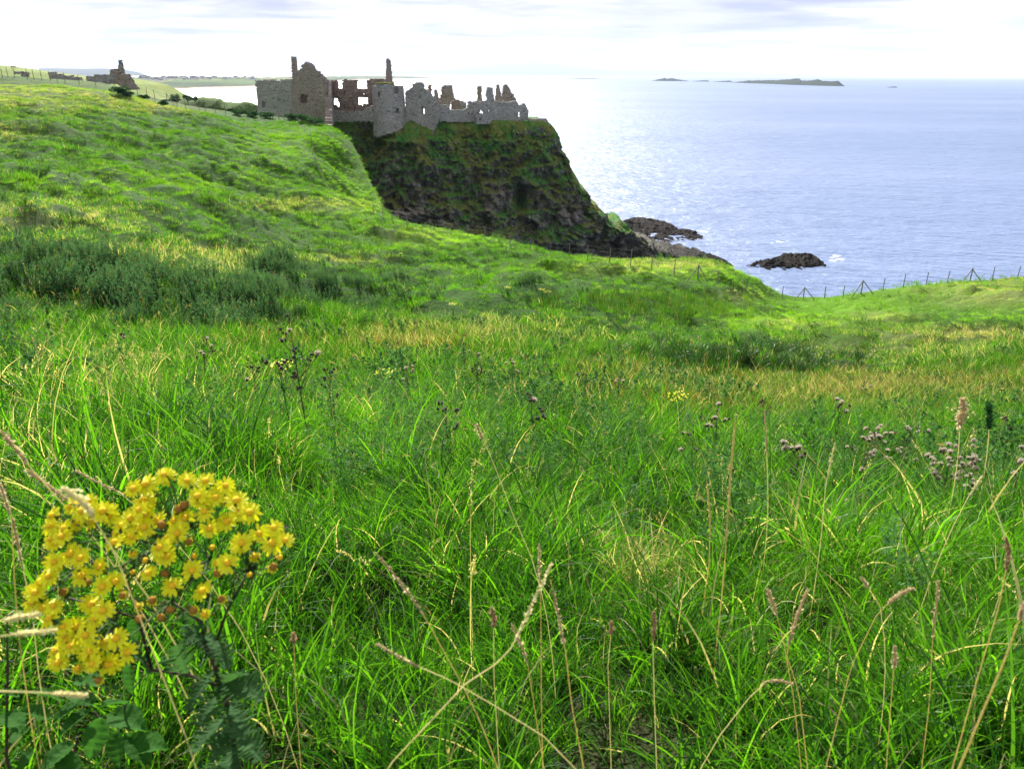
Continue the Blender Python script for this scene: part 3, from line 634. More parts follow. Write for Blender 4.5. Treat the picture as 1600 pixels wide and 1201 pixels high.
for i in range(15):
    c_ = P(505.6 if i % 2 else 504.4, 134 + i*3.9, 157.2); mbq.box((c_[0] + 0.05*i/15, c_[1] - 0.06, c_[2]), (0.42 if i % 2 else 0.62, 0.07, 0.16), 0.1, 1, 0.02)
mbq.build('corner_stones', M['quoin'], cas)
wall('chimney_stack', [(454.7,88.9),(457,88.2),(460.8,88.7),(463.5,113),(464,122),(456.4,122)], (454.7,160.8), (464,160.8), 1.1, SB, cas, cell=.16)
# great hall range behind, with its tall windows
wall('hall_wall', [(508,126),(525.4,126),(525.8,138),(535,138.4),(535,125.4),(538,124.6),(556,125),(556.3,138.6),(573,139),(573,124.8),(590,124.6),(606,124.2),(612,128),(612,186),(508,186)], (508,172), (612,170), 1.2, SW, cas,
     holes=[[(518,154),(528,153.8),(529,160),(530.4,163),(530,171.6),(523,164),(519,165)], [(557,152),(574,151.6),(574,163.5),(568,163),(566,167),(560,163),(557,164)], quad(519.5,144.6,522,148), quad(537,143.5,539.5,149), quad(547,144,548.5,147), quad(556.5,145,558.6,148), quad(561,145,563,148), quad(566,145,568,148), quad(571,145,573,148)])
wall('hall_chimney', [(603.2,92.4),(606,91.8),(608.8,92.4),(611.6,118),(612.4,130),(602.6,130)], (602,168.6), (613,168.6), 1.2, SB, cas, cell=.16)
wall('retaining_wall', [(510,174.6),(520,173.5),(540,175),(566,174),(572,168),(582,166),(584,190),(510,190)], (510,167.5), (584,165), 0.9, SG, cas)
wall('loggia_stub', [(545,160),(549,157),(552,163),(553,176),(544,176)], (544,170), (553,170), 0.8, SW, cas)
# round tower on the cliff edge
round_tower('round_tower', 608.6, 166.5, 3.1, [(570,134),(587,133.4),(592,131.6),(606,131.4),(615,132.6),(622,133.2),(631,133.6),(640,134)], [quad(618.4,169.5,624,177.5), quad(591,143.5,593.8,152), quad(615.8,128,623,148)], SG, cas, batter=0.045)
mb = MB()
for i in range(40):
    q = P(random.uniform(589, 614), random.uniform(130.6, 132.4), 163.6 + random.uniform(0, 1.5)); mb.lathe([(0.05, 0), (random.uniform(.2, .4), .12), (0.05, .3)], q, (random.uniform(-.3, .3), random.uniform(-.3, .3), 1), 6)
mb.build('moss_on_top', simple('moss', (0.16, 0.18, 0.04), 0.9, 0.4, 6), cas)
# range right of the tower
wall('kitchen_gable', [(633.4,143.4),(638,140),(643.9,136.5),(644.8,129.6),(648,130.6),(651,129),(655,130.2),(658.8,129.4),(659.6,138.6),(664,140.2),(667,141.6),(672,149),(677,152),(680,158),(683,165),(686,176),(685.4,187),(680,196),(675.5,212),(667.5,204),(653.5,193.6),(641,188.4),(633,192)], (633,165.5), (686,163.6), 1.3, SG, cas, holes=[quad(658,167.4,663,178), quad(650,158.6,652.2,161.6)])
wall('kitchen_back_wall', [(656,140),(669.8,139.8),(670,132.4),(674.6,132),(675,148),(678,170),(656,170)], (656,172), (678,173), 1.0, SW, cas)
wall('wall_spike', [(678,141.6),(680.6,138.8),(683,141),(684.8,152),(686.6,165),(679,165)], (678,170), (687,170), 1.0, SB, cas, cell=.16)
wall('low_wall', [(682,165.4),(690,163.8),(696,163.6),(701,167),(703,172),(712,171.4),(722,172.5),(730,169),(736,169.6),(744,168),(744,191),(682,190)], (682,164.5), (744,166), 0.9, SG, cas, holes=[quad(685.2,174.8,688.2,180), quad(731.8,175,734,179)])
wall('broken_gable', [(688.6,160),(691.5,150),(693.6,147),(693.8,135.6),(697,134.4),(700.2,135.4),(700.8,133),(706,133.2),(708,143),(711,153.6),(710.4,158),(706,157),(703,166),(704,174),(690,174)], (688,172), (712,174), 1.2, SB, cas, cell=.27)
wall('wall_fragment', [(709,160),(713,156.2),(718.6,157),(719.6,165),(719.4,176.5),(708.6,176.5)], (708,176), (720,177), 1.0, SW, cas, cell=.27)
wall('wall_stub', [(718.6,159),(724,158.4),(729,160.6),(730,168),(731,176),(718.6,176)], (718,180), (731,181), 1.0, SG, cas, cell=.27)
wall('seaward_wall', [(731,160),(737,158.6),(748,159.6),(760.4,158.6),(760.8,140),(762,137),(769.4,137),(771,142.6),(772.6,158),(790,159.2),(800.5,159.6),(803,157.8),(809.4,160),(811,166),(814,165),(816,162.6),(820,162),(823,166),(825,173),(826,189),(790,190),(744,193),(731,191)], (731,166.5), (826,169), 1.1, SG, cas,
     holes=[[(809.6,176),(811.5,174),(813,176),(813,183),(809.6,183)], [(749,178),(750,173.6),(752.6,172),(755.4,175),(755.4,178.6)], quad(763,172,764.4,176)])
wall('corner_bay', [(742.6,172),(745,175),(748,179.5),(756,178),(760,180),(764,176),(768,178),(768.4,191),(764,193.2),(752,194),(744.5,193)], (742,164.2), (769,164.6), 1.2, SG, cas, cell=.25, holes=[quad(749.4,182.4,752.6,187)])
wall('lone_chimney', [(745.4,136),(748,134.4),(752.4,134.8),(753,138),(752.6,146),(753.4,157),(755,162),(743,162),(745.6,155)], (743,176), (755,176), 1.2, SB, cas, cell=.16)
wall('tall_chimney', [(775.6,134),(778,131.6),(780.6,133),(781.6,142),(784.4,152),(784.6,163),(772.4,163),(773.6,150)], (772,175), (785,175), 1.2, SB, cas, cell=.16)
wall('end_gable', [(784,163),(785,152),(787,140),(787.4,134),(790,132.6),(793.6,133.8),(797,141),(802,148),(806.4,154),(807,163)], (784,177), (807,178), 1.2, SB, cas, cell=.25, holes=[quad(797.4,150,799.4,153)])
wall('low_end_wall', [(826,186),(840,186.4),(848,185.4),(855,186.2),(857,193),(826,193)], (826,168), (857,169), 0.7, SG, cas)
wall('fallen_masonry', [(531,174),(534,170),(538,171.5),(541,168.6),(544,172),(546,178),(530,178)], (530,168.6), (547,168.6), 0.9, SW, cas, cell=.27)
mb = MB()
for k in range(11):
    q = P(828 + k*2.6, 186.6, 168.4); mb.tube([q, q + np.array([0, 0, 0.75])], .03, .03, 5)
a_, b_ = P(828, 186.6, 168.4), P(854, 186.6, 168.4); mb.tube([a_ + [0, 0, .7], b_ + [0, 0, .7]], .025, .025, 5); mb.build('railing', M['wire'], cas)

# ------------------------------------------------------------ far left: pasture hill, wall, ruin, animals, bushes
def mound(name, cx, cy, hx, hy, zfun, mat, n=(90, 60), **kw):
    x = np.linspace(cx - hx, cx + hx, n[0]); y = np.linspace(cy - hy, cy + hy, n[1]); X, Y = np.meshgrid(x, y, indexing='ij'); Z = zfun(X, Y)
    me = mesh_np(name, np.stack([X, Y, Z], -1).reshape(-1, 3), grid_faces(*n)); return ob(name, me, mat, **kw), me
def pasture_z(X, Y):
    u = X/Y; pxx = 800 + u*FPX*math.cos(PITCH)*1.18
    crest = np.interp(X, [-330, -215, -200, -190, -178, -160], [ZC + 5.2, ZC + 4.6, ZC + 4.3, ZC + 3.8, ZC + 1.6, ZC - 8])
    k = sstep(Y, 125, 262); z0 = np.interp(X, [-330, -130], [ZC - 1.6, ZC - 5])
    z = z0 + (crest - z0)*k - sstep(Y, 262, 420)*7
    return z + 0.25*fbm(X/12, Y/12, o=3) + 0.25*ridged(X/6, Y/6, o=3)*sstep(X, -230, -190)
mo, me = mound('far_pasture', -235, 275, 120, 148, pasture_z, None, (150, 170), kind='structure')
def pasture_mat():
    m, t = new_mat('grazed_pasture'); p = t.pos(); n = t.noise(p, 0.15, 5, 0.6); f = t.noise(p, 1.2, 4, 0.7)
    c = t.mix(t.ramp(n, [(0.4, 0.0), (0.6, 1.0)]), (0.13, 0.20, 0.02), (0.22, 0.25, 0.04)); c = t.mix(t.math('MULTIPLY', f, 0.6), c, (0.06, 0.11, 0.02))
    finish(t, c, 0.9, f, 0.3, 0.1); return m
M['pasture'] = pasture_mat(); me.materials.append(M['pasture'])
PZ = pasture_z
def on_past(px, py, Y0=180):
    Ys = np.arange(Y0, 300, 0.5); p = P(np.full(len(Ys), px), np.full(len(Ys), py), Ys); hz = PZ(p[:, 0], p[:, 1]); i = int(np.argmax(hz > p[:, 2])) if np.any(hz > p[:, 2]) else int(np.argmin(p[:, 2] - hz))
    return np.array([p[i, 0], p[i, 1], hz[i]])
fw = thing('field_wall', (0, 0, 0), 'long low dry-stone wall running from the field to the small gable ruin', 'stone wall')
wall('wall_run', [(76,114),(84,113.6),(95,117),(110,119.5),(124,121.5),(124,130),(76,126)], (76,150), (124,148), 0.7, SG, fw, cell=.25)
wall('wall_run', [(134,119),(150,118),(162,117.4),(172,117),(172,131),(134,131)], (134,147), (172,145), 0.7, SG, fw, cell=.25)
wall('gate_pier', [(32.6,111.6),(41.6,111.4),(42,122),(33,122)], (32,138), (43,138), 0.8, SB, fw, cell=.2)
wall('wall_run', [(22,111.4),(32,112.6),(32,116),(22,114.6)], (22,141), (33,140), 0.6, SG, fw, cell=.2)
rn = thing('small_gable_ruin', (0, 0, 0), 'small ruined building with one pointed gable at the head of the left slope', 'ruin')
wall('spire_gable', [(183,124),(183.6,110),(184.8,97),(186.3,93.6),(187.8,96),(190,106),(192.6,116),(194,124),(194,132),(183,132)], (183,146), (194,146), 0.9, SB, rn, cell=.22)
wall('side_wall', [(171,112),(174,109),(180,108.6),(184,112),(184,131),(171,131)], (171,147), (184,146.4), 0.9, SB, rn, cell=.22)
wall('front_wall', [(184,118.6),(190,117),(197,117.6),(201,122),(204.5,125),(206,131),(211,136),(213,140),(200,140),(184,134)], (184,143), (213,142), 0.9, SB, rn, cell=.22)

def beast(name, label, cat, px, py, L, col, rz, head_down, onp=True, group=None):
    q = on_past(px, py); b = MB()
    t_ = thing(name, tuple(q), label, cat, group, rz)
    m_ = simple('hide', col, 0.8, 0.2, 3); s = L/2.2
    bd = [(-1.0*s, 0, 1.05*s), (-.75*s, 0, 1.12*s), (-.1*s, 0, 1.05*s), (.55*s, 0, 1.12*s), (.85*s, 0, 1.15*s)]
    b.tube(bd, [.16*s, .36*s, .42*s, .38*s, .20*s], n=8)
    hd = [(.8*s, 0, 1.2*s), (1.15*s, 0, (.75 if head_down else 1.35)*s), (1.3*s, 0, (.35 if head_down else 1.4)*s), (1.45*s, 0, (.12 if head_down else 1.25)*s)]
    b.tube(hd, [.22*s, .16*s, .15*s, .09*s], n=7)
    for sx_, ox in ((1, .6), (1, -.75)):
        for sy in (-.2, .2):
            b.tube([(ox*s, sy*s, 1.0*s), ((ox - .04)*s, sy*s, .5*s), (ox*s, sy*s, 0)], [.14*s, .07*s, .06*s], n=6)
    b.tube([(-1.0*s, 0, 1.2*s), (-1.12*s, 0, .9*s), (-1.1*s, 0, .5*s)], [.05*s, .03*s, .05*s], n=5)
    for sy in (-1, 1): b.tube([(1.1*s, sy*.12*s, (.9 if head_down else 1.45)*s), (1.05*s, sy*.3*s, (.92 if head_down else 1.5)*s)], [.06*s, .02*s], n=5)
    b.build('body', m_, t_, True); return t_
beast('grazing_cow', 'dark cow grazing on the skyline of the far pasture', 'cow', 78.5, 100, 2.2, (0.03, 0.02, 0.018), 2.9, True)
beast('grazing_cow', 'dark cow grazing lower down the far pasture, nearer the wall', 'cow', 92.3, 104.4, 1.5, (0.03, 0.02, 0.018), 0.4, True)
beast('sheep', 'pale animal at the left of the yellow-green field', 'sheep', 20.5, 104.4, 1.7, (0.55, 0.45, 0.36), 0.3, True)
beast('standing_calf', 'small dark animal standing right of the skyline cow', 'calf', 85.6, 98.8, 0.9, (0.05, 0.04, 0.03), 1.3, False)

# headland between the slope and the castle
def headland(name, cols, Y, depth, mat, **kw):
    return landform(name, cols, mat, depth, nx=140, ny=24, amp=0.5, freq=0.35, prof=0.6, Y=Y, **kw)
M['turfplain'] = M['turf']
def knoll(name, px0, px1, top, Y, depth, zb, amp=0.4, **kw):
    """rounded grassy knoll: skyline 'top' traced, its body rising from height zb"""
    n = 120; px = np.linspace(px0, px1, n); pt = np.interp(px, [q[0] for q in top], [q[1] for q in top]); tp = P(px, pt, np.full(n, Y)); rows = []
    for t_ in np.linspace(-1, 1, 41):
        yy = Y + depth*t_; z = zb + (tp[:, 2] - zb)*(1 - abs(t_)**(2.2 if t_ < 0 else 1.35)); rows.append(np.stack([tp[:, 0], np.full(n, yy), z], -1))
    G = np.stack(rows, 1); G[..., 2] += amp*fbm(G[..., 0]/3, G[..., 1]/3, o=4)
    me = mesh_np(name, G.reshape(-1, 3), grid_faces(n, 41)); fattr(me, 'dry', np.full(len(me.vertices), .15)); fattr(me, 'thatch_shade', np.zeros(len(me.vertices))); fattr(me, 'steep', (G[..., 1] < Y - depth*.45).astype(float)*.6)
    fattr(me, 'scrub', np.clip((Y - G[..., 1])/depth*0.9 - .2, 0, .8)); fattr(me, 'rust', np.zeros(len(me.vertices)))
    return ob(name, me, M['turf'], kind='structure', **kw)
knoll('grassy_headland', 268, 362, [(268,170),(285,157.6),(300,154),(315,152.2),(335,152.6),(345,154),(352,160),(362,168)], 176, 9, ZC - 12.5)
knoll('low_headland', 330, 405, [(330,168),(345,158),(362,161),(375,161.5),(382,158.6),(392,158.8),(400,163),(405,168)], 196, 10, ZC - 18)

# houses of the far town
HM = simple('house_render', (0.8, 0.79, 0.77), 0.8, 0.05, .1); RM = simple('slate_roof', (0.14, 0.14, 0.16), 0.7, 0.2, .1)
def house_proto():
    t_ = thing('white_house', (0, 0, 0), 'tiny white house among many in the hazy town on the far coast', 'house', 'houses of the far coast town')
    b = MB(); b.add([(-6,-4,0),(6,-4,0),(6,4,0),(-6,4,0),(-6,-4,5),(6,-4,5),(6,4,5),(-6,4,5),(-6,0,8),(6,0,8)], [(0,1,5,4),(1,2,6,9,5),(2,3,7,6),(3,0,4,8,7)]); b.build('wall', HM, t_)
    b = MB(); b.add([(-6.4,-4.5,4.9),(6.4,-4.5,4.9),(6.4,0,8.2),(-6.4,0,8.2),(6.4,4.5,4.9),(-6.4,4.5,4.9)], [(0,1,2,3),(3,2,4,5)]); b.build('roof', RM, t_)
    return t_
def copy_tree(o, parent=None):
    c = o.copy(); C.objects.link(c)
    if parent is not None: c.parent = parent
    for ch in list(o.children): copy_tree(ch, c)
    return c
dg = bpy.context.evaluated_depsgraph_get(); dg.update()
coast_ob = bpy.data.objects['far_coast']
hp = house_proto(); nh = 0
for k in range(420):
    px = random.choice([random.uniform(215, 400), random.uniform(215, 330)]); py = random.gauss(122.8, 1.6)
    d = rdir(px, py); okh, loc, nrm_, _ = coast_ob.ray_cast(Vector((0, 0, ZC)), Vector(d).normalized())
    if not okh or loc.z < 12: continue
    o = hp if nh == 0 else copy_tree(hp)
    o.location = (loc.x, loc.y, loc.z - .5); o.rotation_euler.z = random.uniform(-.8, .8); s_ = random.uniform(.5, .95); o.scale = (s_*random.uniform(.9, 1.8), s_, s_); nh += 1
    if nh >= 130: break

# ------------------------------------------------------------ vegetation building blocks
def blades(n, rad, h, wd, seg=5, lean=(0.15, 0.35), bend=(0.4, 1.5), hv=0.35, dirs=None, dirk=0.0, seed=0, wprof='grass', zroot=0.0):
    r_ = np.random.default_rng(seed); rr = rad*np.sqrt(r_.random(n)); a = r_.random(n)*2*np.pi; x0, y0 = rr*np.cos(a), rr*np.sin(a)
    phi = r_.random(n)*2*np.pi
    if dirs is not None: phi = np.where(r_.random(n) < dirk, dirs + r_.normal(0, .45, n), phi)
    L = h*(1 + hv*r_.normal(size=n)).clip(.35, 2); th0 = r_.uniform(*lean, n); bd = r_.uniform(*bend, n)
    s = np.linspace(0, 1, seg + 1); th = th0[:, None] + bd[:, None]*s[None]**1.5
    ds = L[:, None]/seg; hor = np.concatenate([np.zeros((n, 1)), np.cumsum(np.sin(th[:, :-1])*ds, 1)], 1); ver = np.concatenate([np.zeros((n, 1)), np.cumsum(np.cos(th[:, :-1])*ds, 1)], 1)
    cx = x0[:, None] + hor*np.cos(phi)[:, None]; cy = y0[:, None] + hor*np.sin(phi)[:, None]; cz = ver + zroot
    W = wd*(0.6 + 0.8*r_.random(n)); tw = r_.normal(0, .9, n)[:, None] + s[None]*r_.normal(0, .8, n)[:, None]
    if wprof == 'grass': wp = (1 - s**2.2)*(0.75 + 0.25*np.minimum(1, s*5)) + 0.03
    else: wp = np.sin(np.pi*np.clip(s*0.94 + .05, 0, 1))**0.7 + 0.03
    wx = -np.sin(phi)[:, None]*np.cos(tw) + np.cos(phi)[:, None]*np.sin(tw)*np.cos(th); wy = np.cos(phi)[:, None]*np.cos(tw) + np.sin(phi)[:, None]*np.sin(tw)*np.cos(th); wz = -np.sin(tw)*np.sin(th)
    hw = (W[:, None]*wp[None]/2)
    A_ = np.stack([cx - wx*hw, cy - wy*hw, cz - wz*hw], -1); B_ = np.stack([cx + wx*hw, cy + wy*hw, cz + wz*hw], -1)
    V = np.stack([A_, B_], 2).reshape(-1, 3); b = np.arange(n)[:, None]*(seg + 1)*2 + np.arange(seg)[None]*2
    F = np.stack([b, b + 1, b + 3, b + 2], -1).reshape(-1, 4)
    return V, F, np.repeat(r_.random(n), (seg + 1)*2), (np.stack([cx, cy, cz], -1), th, phi)
def join(parts):
    V, F, A_ = [], [], []; k = 0
    for v, f, a in parts: V.append(v); F.append(f + k); A_.append(a); k += len(v)
    return np.concatenate(V), np.concatenate(F), np.concatenate(A_)
def leaf_quads(ctr, size, asp=2.2, seed=0, up=0.3):
    """many little pointed leaves at the given centres"""
    r_ = np.random.default_rng(seed); n = len(ctr); d = r_.normal(size=(n, 3)); d[:, 2] += up; d /= np.linalg.norm(d, axis=1)[:, None]
    e = np.cross(d, r_.normal(size=(n, 3))); e /= np.linalg.norm(e, axis=1)[:, None]; s = (size*(0.6 + .8*r_.random(n)))[:, None]
    V = np.stack([ctr - d*s*.5, ctr + e*s/asp*.5, ctr + d*s*.6, ctr - e*s/asp*.5], 1).reshape(-1, 3)
    return V, np.arange(4*n).reshape(n, 4), np.repeat(r_.random(n), 4)
HOLLOW = [(600,955,110,70,1.),(430,900,70,40,.9),(1570,745,70,60,1.),(1050,865,110,50,1.),(30,840,60,70,.9),(520,800,90,18,.6),(760,690,90,22,.6),(940,790,80,24,.6),(1300,1050,140,26,.5),(1500,960,120,20,.5),(180,790,100,24,.6),(660,735,50,20,.7),(320,1080,60,40,.6)]
LIB = bpy.data.collections.new('plant_library')
def lib(coll, name, V, F, A_, mat):
    me = mesh_np(name, V, F, True); fattr(me, 'br', A_)
    if mat is M['gorse']: fattr(me, 'tip', sstep(V[:, 2], .28, .55))
    me.materials.append(mat); o = bpy.data.objects.new(name, me); coll.objects.link(o); return o
def newcoll(n): return bpy.data.collections.new(n)

def seed_stem(h, seed, wd=0.0022, headlen=0.09, dens=26, sz=0.011, spread=0.010, lean=(0.05, .35)):
    V, F, a, (c, th, phi) = blades(1, 0.01, h, wd, 7, lean, (0.1, .8), .1, seed=seed, wprof='grass')
    r_ = np.random.default_rng(seed + 5); s = np.linspace(0, 1, 8); k = r_.uniform(1 - headlen/h, 1.0, dens)
    ctr = np.stack([np.interp(k, s, c[0, :, i]) for i in range(3)], -1) + r_.normal(0, spread, (dens, 3))*np.array([1, 1, .6])*(1.3 - (k[:, None] - 1 + headlen/h)/(headlen/h))
    lv = leaf_quads(ctr, sz, 2.6, seed + 9, 1.6); return join([(V, F, a*0 + .02), (lv[0], lv[1], lv[2]*0 + .02)])

cN, cM_, cF, cSeed, cHerb, cGor, cReed, cIris, cHerbF = [newcoll(n) for n in ('near_grass', 'mid_grass', 'far_grass', 'seed_stems', 'herbs', 'gorse_sprays', 'reeds', 'iris', 'herbs_far')]
for k in range(8):
    a = blades(40, .09, .30, .0072, 6, (.1, .5), (.5, 2.0), .35, 3.0, .3, seed=k)[:3]
    b = blades(26, .11, .22, .0038, 5, (.3, .9), (.8, 2.2), .35, seed=40 + k)[:3]
    lib(cN, f'tuft_{k}', *join([a, b]), M['grass'])
    lib(cM_, f'tuft_{k}', *blades(80, .24, .33, .0085, 4, (.1, .6), (.4, 1.7), .4, 3.0, .3, seed=70 + k)[:3], M['grass'])
    lib(cF, f'tuft_{k}', *blades(110, .50, .27, .015, 3, (.1, .8), (.3, 1.4), .4, seed=90 + k)[:3], M['grass'])
for k in range(6):
    lib(cSeed, f'stem_{k}', *join([seed_stem(.62 + .05*j, 200 + 10*k + j, headlen=.10 + .02*j, dens=40, sz=.010, spread=.006 + .004*(k % 3), lean=(.05, .6)) for j in range(3)]), M['grass'])
def herb_mesh(seed, stems=5, h=.42, rad=.12, lf=34, sz=.030, asp=3.0):
    V, F, a, (c, th, phi) = blades(stems, rad, h, .004, 5, (.02, .35), (.05, .5), .2, seed=seed); ps = [(V, F, a)]; r_ = np.random.default_rng(seed); s = np.linspace(0, 1, 6)
    for i in range(stems):
        k = r_.uniform(.15, 1, lf)**.8; ctr = np.stack([np.interp(k, s, c[i, :, j]) for j in range(3)], -1); rr_ = (1.15 - k)*.085 + .008
        an = r_.random(lf)*6.283; rad_ = rr_*r_.uniform(.2, 1, lf); ctr = ctr + np.stack([np.cos(an)*rad_, np.sin(an)*rad_, r_.normal(0, .012, lf)], -1); ps.append(leaf_quads(ctr, sz, asp, seed*7 + i, .5))
    return join(ps)
for k in range(6):
    lib(cHerb, f'herb_{k}', *herb_mesh(300 + k, 6, .42, .13, 60, .030, 3.4), M['herb'])
    lib(cHerbF, f'herb_{k}', *herb_mesh(330 + k, 8, .5, .32, 26, .075, 2.4), M['herb'])
    # gorse: upright spiny sprays
    V, F, a, (c, th, phi) = blades(22, .30, .50, .012, 4, (.0, .45), (.0, .3), .3, seed=360 + k); ps = [(V, F, a)]; r_ = np.random.default_rng(k); s = np.linspace(0, 1, 5)
    for i in range(22):
        kk = r_.uniform(.2, 1, 30); ctr = np.stack([np.interp(kk, s, c[i, :, j]) for j in range(3)], -1) + r_.normal(0, .018, (30, 3)); ps.append(leaf_quads(ctr, .055, 3.4, 900 + 31*k + i, 1.3))
    lib(cGor, f'spray_{k}', *join(ps), M['gorse'])
    lib(cReed, f'reed_{k}', *blades(34, .30, .95, .016, 5, (.0, .22), (.05, .7), .25, seed=400 + k)[:3], M['reed'])
    lib(cIris, f'iris_{k}', *blades(24, .30, .95, .034, 6, (.0, .35), (.4, 1.9), .2, seed=430 + k)[:3], M['iris'])

def scatter(name, coll, pts, rot, scl, attrs, label, cat):
    me = bpy.data.meshes.new(name); me.vertices.add(len(pts)); me.vertices.foreach_set('co', np.asarray(pts, np.float32).ravel())
    for an, arr in (('rot', rot), ('scl', scl)):
        a = me.attributes.new(an, 'FLOAT_VECTOR', 'POINT'); a.data.foreach_set('vector', np.asarray(arr, np.float32).ravel())
    for an, arr in attrs.items(): fattr(me, an, arr)
    a = me.attributes.new('idx', 'INT', 'POINT'); a.data.foreach_set('value', rng.integers(0, 1000, len(pts)).astype(np.int32))
    o = ob(name, me, None, label=label, cat=cat, kind='stuff')
    ng = bpy.data.node_groups.new(name, 'GeometryNodeTree'); ng.interface.new_socket('Geometry', in_out='INPUT', socket_type='NodeSocketGeometry'); ng.interface.new_socket('Geometry', in_out='OUTPUT', socket_type='NodeSocketGeometry')
    N, Lk = ng.nodes, ng.links; gi, go = N.new('NodeGroupInput'), N.new('NodeGroupOutput'); ci = N.new('GeometryNodeCollectionInfo'); ci.inputs['Collection'].default_value = coll
    ci.inputs['Separate Children'].default_value = True; ci.inputs['Reset Children'].default_value = True
    ip = N.new('GeometryNodeInstanceOnPoints'); ip.inputs['Pick Instance'].default_value = True
    def na(nm, ty):
        n_ = N.new('GeometryNodeInputNamedAttribute'); n_.data_type = ty; n_.inputs['Name'].default_value = nm; return [s for s in n_.outputs if s.enabled and s.name == 'Attribute'][0]
    e2r = N.new('FunctionNodeEulerToRotation'); Lk.new(na('rot', 'FLOAT_VECTOR'), e2r.inputs[0])
    mp = N.new('GeometryNodeMeshToPoints'); Lk.new(gi.outputs[0], mp.inputs[0]); Lk.new(mp.outputs[0], ip.inputs['Points']); Lk.new(ci.outputs[0], ip.inputs['Instance']); Lk.new(e2r.outputs[0], ip.inputs['Rotation'])
    Lk.new(na('scl', 'FLOAT_VECTOR'), ip.inputs['Scale']); Lk.new(na('idx', 'INT'), ip.inputs['Instance Index']); Lk.new(ip.outputs[0], go.inputs[0])
    md = o.modifiers.new('scatter', 'NODES'); md.node_group = ng
    return o

def candidates(r0, r1, dens, amax=None, jitter=1.0):
    if amax is None: amax = 1.7 if r1 < 11 else (1.15 if r1 < 30 else .95)
    n = int(dens*amax*(r1*r1 - r0*r0)); r = np.sqrt(rng.uniform(r0*r0, r1*r1, n)); a = rng.uniform(-amax, amax, n)
    x, y = np.sin(a)*r, np.cos(a)*r; re = redge(a); ok = r < re + 2.0; x, y, r = x[ok], y[ok], r[ok]; z = H(x, y); px, py, _ = proj(x, y, z)
    return x, y, z, r, px, py
def tilts(x, y, n, amt, wind, wk):
    """random spin, plus a lean of the whole tuft downwind"""
    sp = rng.uniform(0, 2*np.pi, n); ln = amt*(0.5 + rng.random(n)); wd = wind + rng.normal(0, .5, n)
    ax, ay = -np.sin(wd), np.cos(wd)       # lean about the axis perpendicular to the wind
    out = np.zeros((n, 3))
    for i in range(n):
        q = Matrix.Rotation(ln[i]*wk[i], 3, Vector((ax[i], ay[i], 0))) @ Matrix.Rotation(sp[i], 3, 'Z'); e = q.to_euler(); out[i] = e
    return out
LIME = [(1330,478,150,26,1.),(1470,452,120,16,1.),(1240,500,110,18,.9),(1560,480,90,20,.6),(1080,425,130,14,.8),(900,418,120,12,.6),(150,125,180,14,.5),(450,225,90,26,.45),(560,300,60,50,.5),(120,290,160,24,.4),(700,375,110,14,.6),(330,285,160,20,.35)]
def veg_attr(px, py, x, y):
    nz = fbm(x/3.0, y/3.0, o=3) + .8*sstep(np.hypot(x, y), 20, 40)*fbm(x/9 + 5, y/9, o=3); nz2 = fbm(x/0.8 + 4, y/0.8, o=2)
    fr = sstep(np.hypot(x, y), 20, 35); rn_ = rng.random(len(x)); nz = nz + fr*(rn_ < .04)*1.4; L2 = fr*(rng.random(len(x)) - .5)*.9
    return dict(dry=np.clip(.035 + blob(px, py, DRY)*(.38 + .15*fr + .6*nz) + .07*np.maximum(nz, 0) + .06*np.maximum(nz2, 0), 0, .85), rust=np.clip(blob(px, py, RUST)*(.8 + nz), 0, .8), lime=np.clip(blob(px, py, LIME)*(.8 + .7*nz)*(np.hypot(x, y) > 20), 0, 1), lush=np.clip(blob(px, py, LUSH)*.7 + .3*nz + L2, 0, 1))
WIND = math.pi - .35                        # sea wind, laying the grass over to the left
def grow(name, coll, x, y, z, px, py, size, amt, label, cat, wk=None, sink=.03, zs=1.0, extra=None):
    n = len(x); s = size*(0.75 + .5*rng.random(n)); at = veg_attr(px, py, x, y)
    if extra: at.update(extra)
    gust = 0.6 + .8*fbm(x/2.2, y/2.2, o=2) if wk is None else wk
    scatter(name, coll, np.stack([x, y, z - sink], -1), tilts(x, y, n, amt, WIND + 1.2*fbm(x/2.5 + 8, y/2.5, o=2), gust), np.stack([s, s, s*zs*(0.8 + .4*rng.random(n))], -1), at, label, cat)

# grass, three sizes with distance
def leftwind(px, py): return 1 + 1.1*np.exp(-(((px - 150)/330)**2 + ((py - 700)/170)**2))
x, y, z, r, px, py = candidates(.45, 7.5, 85)
hb = blob(px, py, HERB); keep = rng.random(len(x)) > hb*.35; nh_ = fbm(x/.7, y/.7, o=3); keep &= nh_ > -.5; hol = blob(px, py, HOLLOW); keep &= rng.random(len(x)) > hol*.85
x, y, z, r, px, py, nh_ = [v[keep] for v in (x, y, z, r, px, py, nh_)]
grow('meadow_grass', cN, x, y, z, px, py, (.85 + 1.0*nh_)*np.interp(r, [.5, 1.6, 3], [.55, .8, 1.0]), .30, 'long tangled green grass with dark hollows filling the foreground', 'grass', wk=leftwind(px, py)*(0.7 + .8*fbm(x/1.2, y/1.2, o=2)))
x, y, z, r, px, py = candidates(.45, 5.5, 55); keep = rng.random(len(x)) > .25*blob(px, py, HOLLOW); x, y, z, r, px, py = [v[keep] for v in (x, y, z, r, px, py)]
grow('grass_understorey', cN, x, y, z, px, py, .62 + .2*fbm(x/.5, y/.5, o=2), .5, 'short matted grass between the taller foreground tufts', 'grass', wk=1 + 0*x)
x, y, z, r, px, py = candidates(7, 28, 19)
k0 = np.maximum.reduce([blob(px, py, SCRUB)*np.where(px < 520, 1, .25), blob(px, py, REED)*.6, blob(px, py, IRIS)]); keep = rng.random(len(x)) > k0*.8
x, y, z, r, px, py = [v[keep] for v in (x, y, z, r, px, py)]
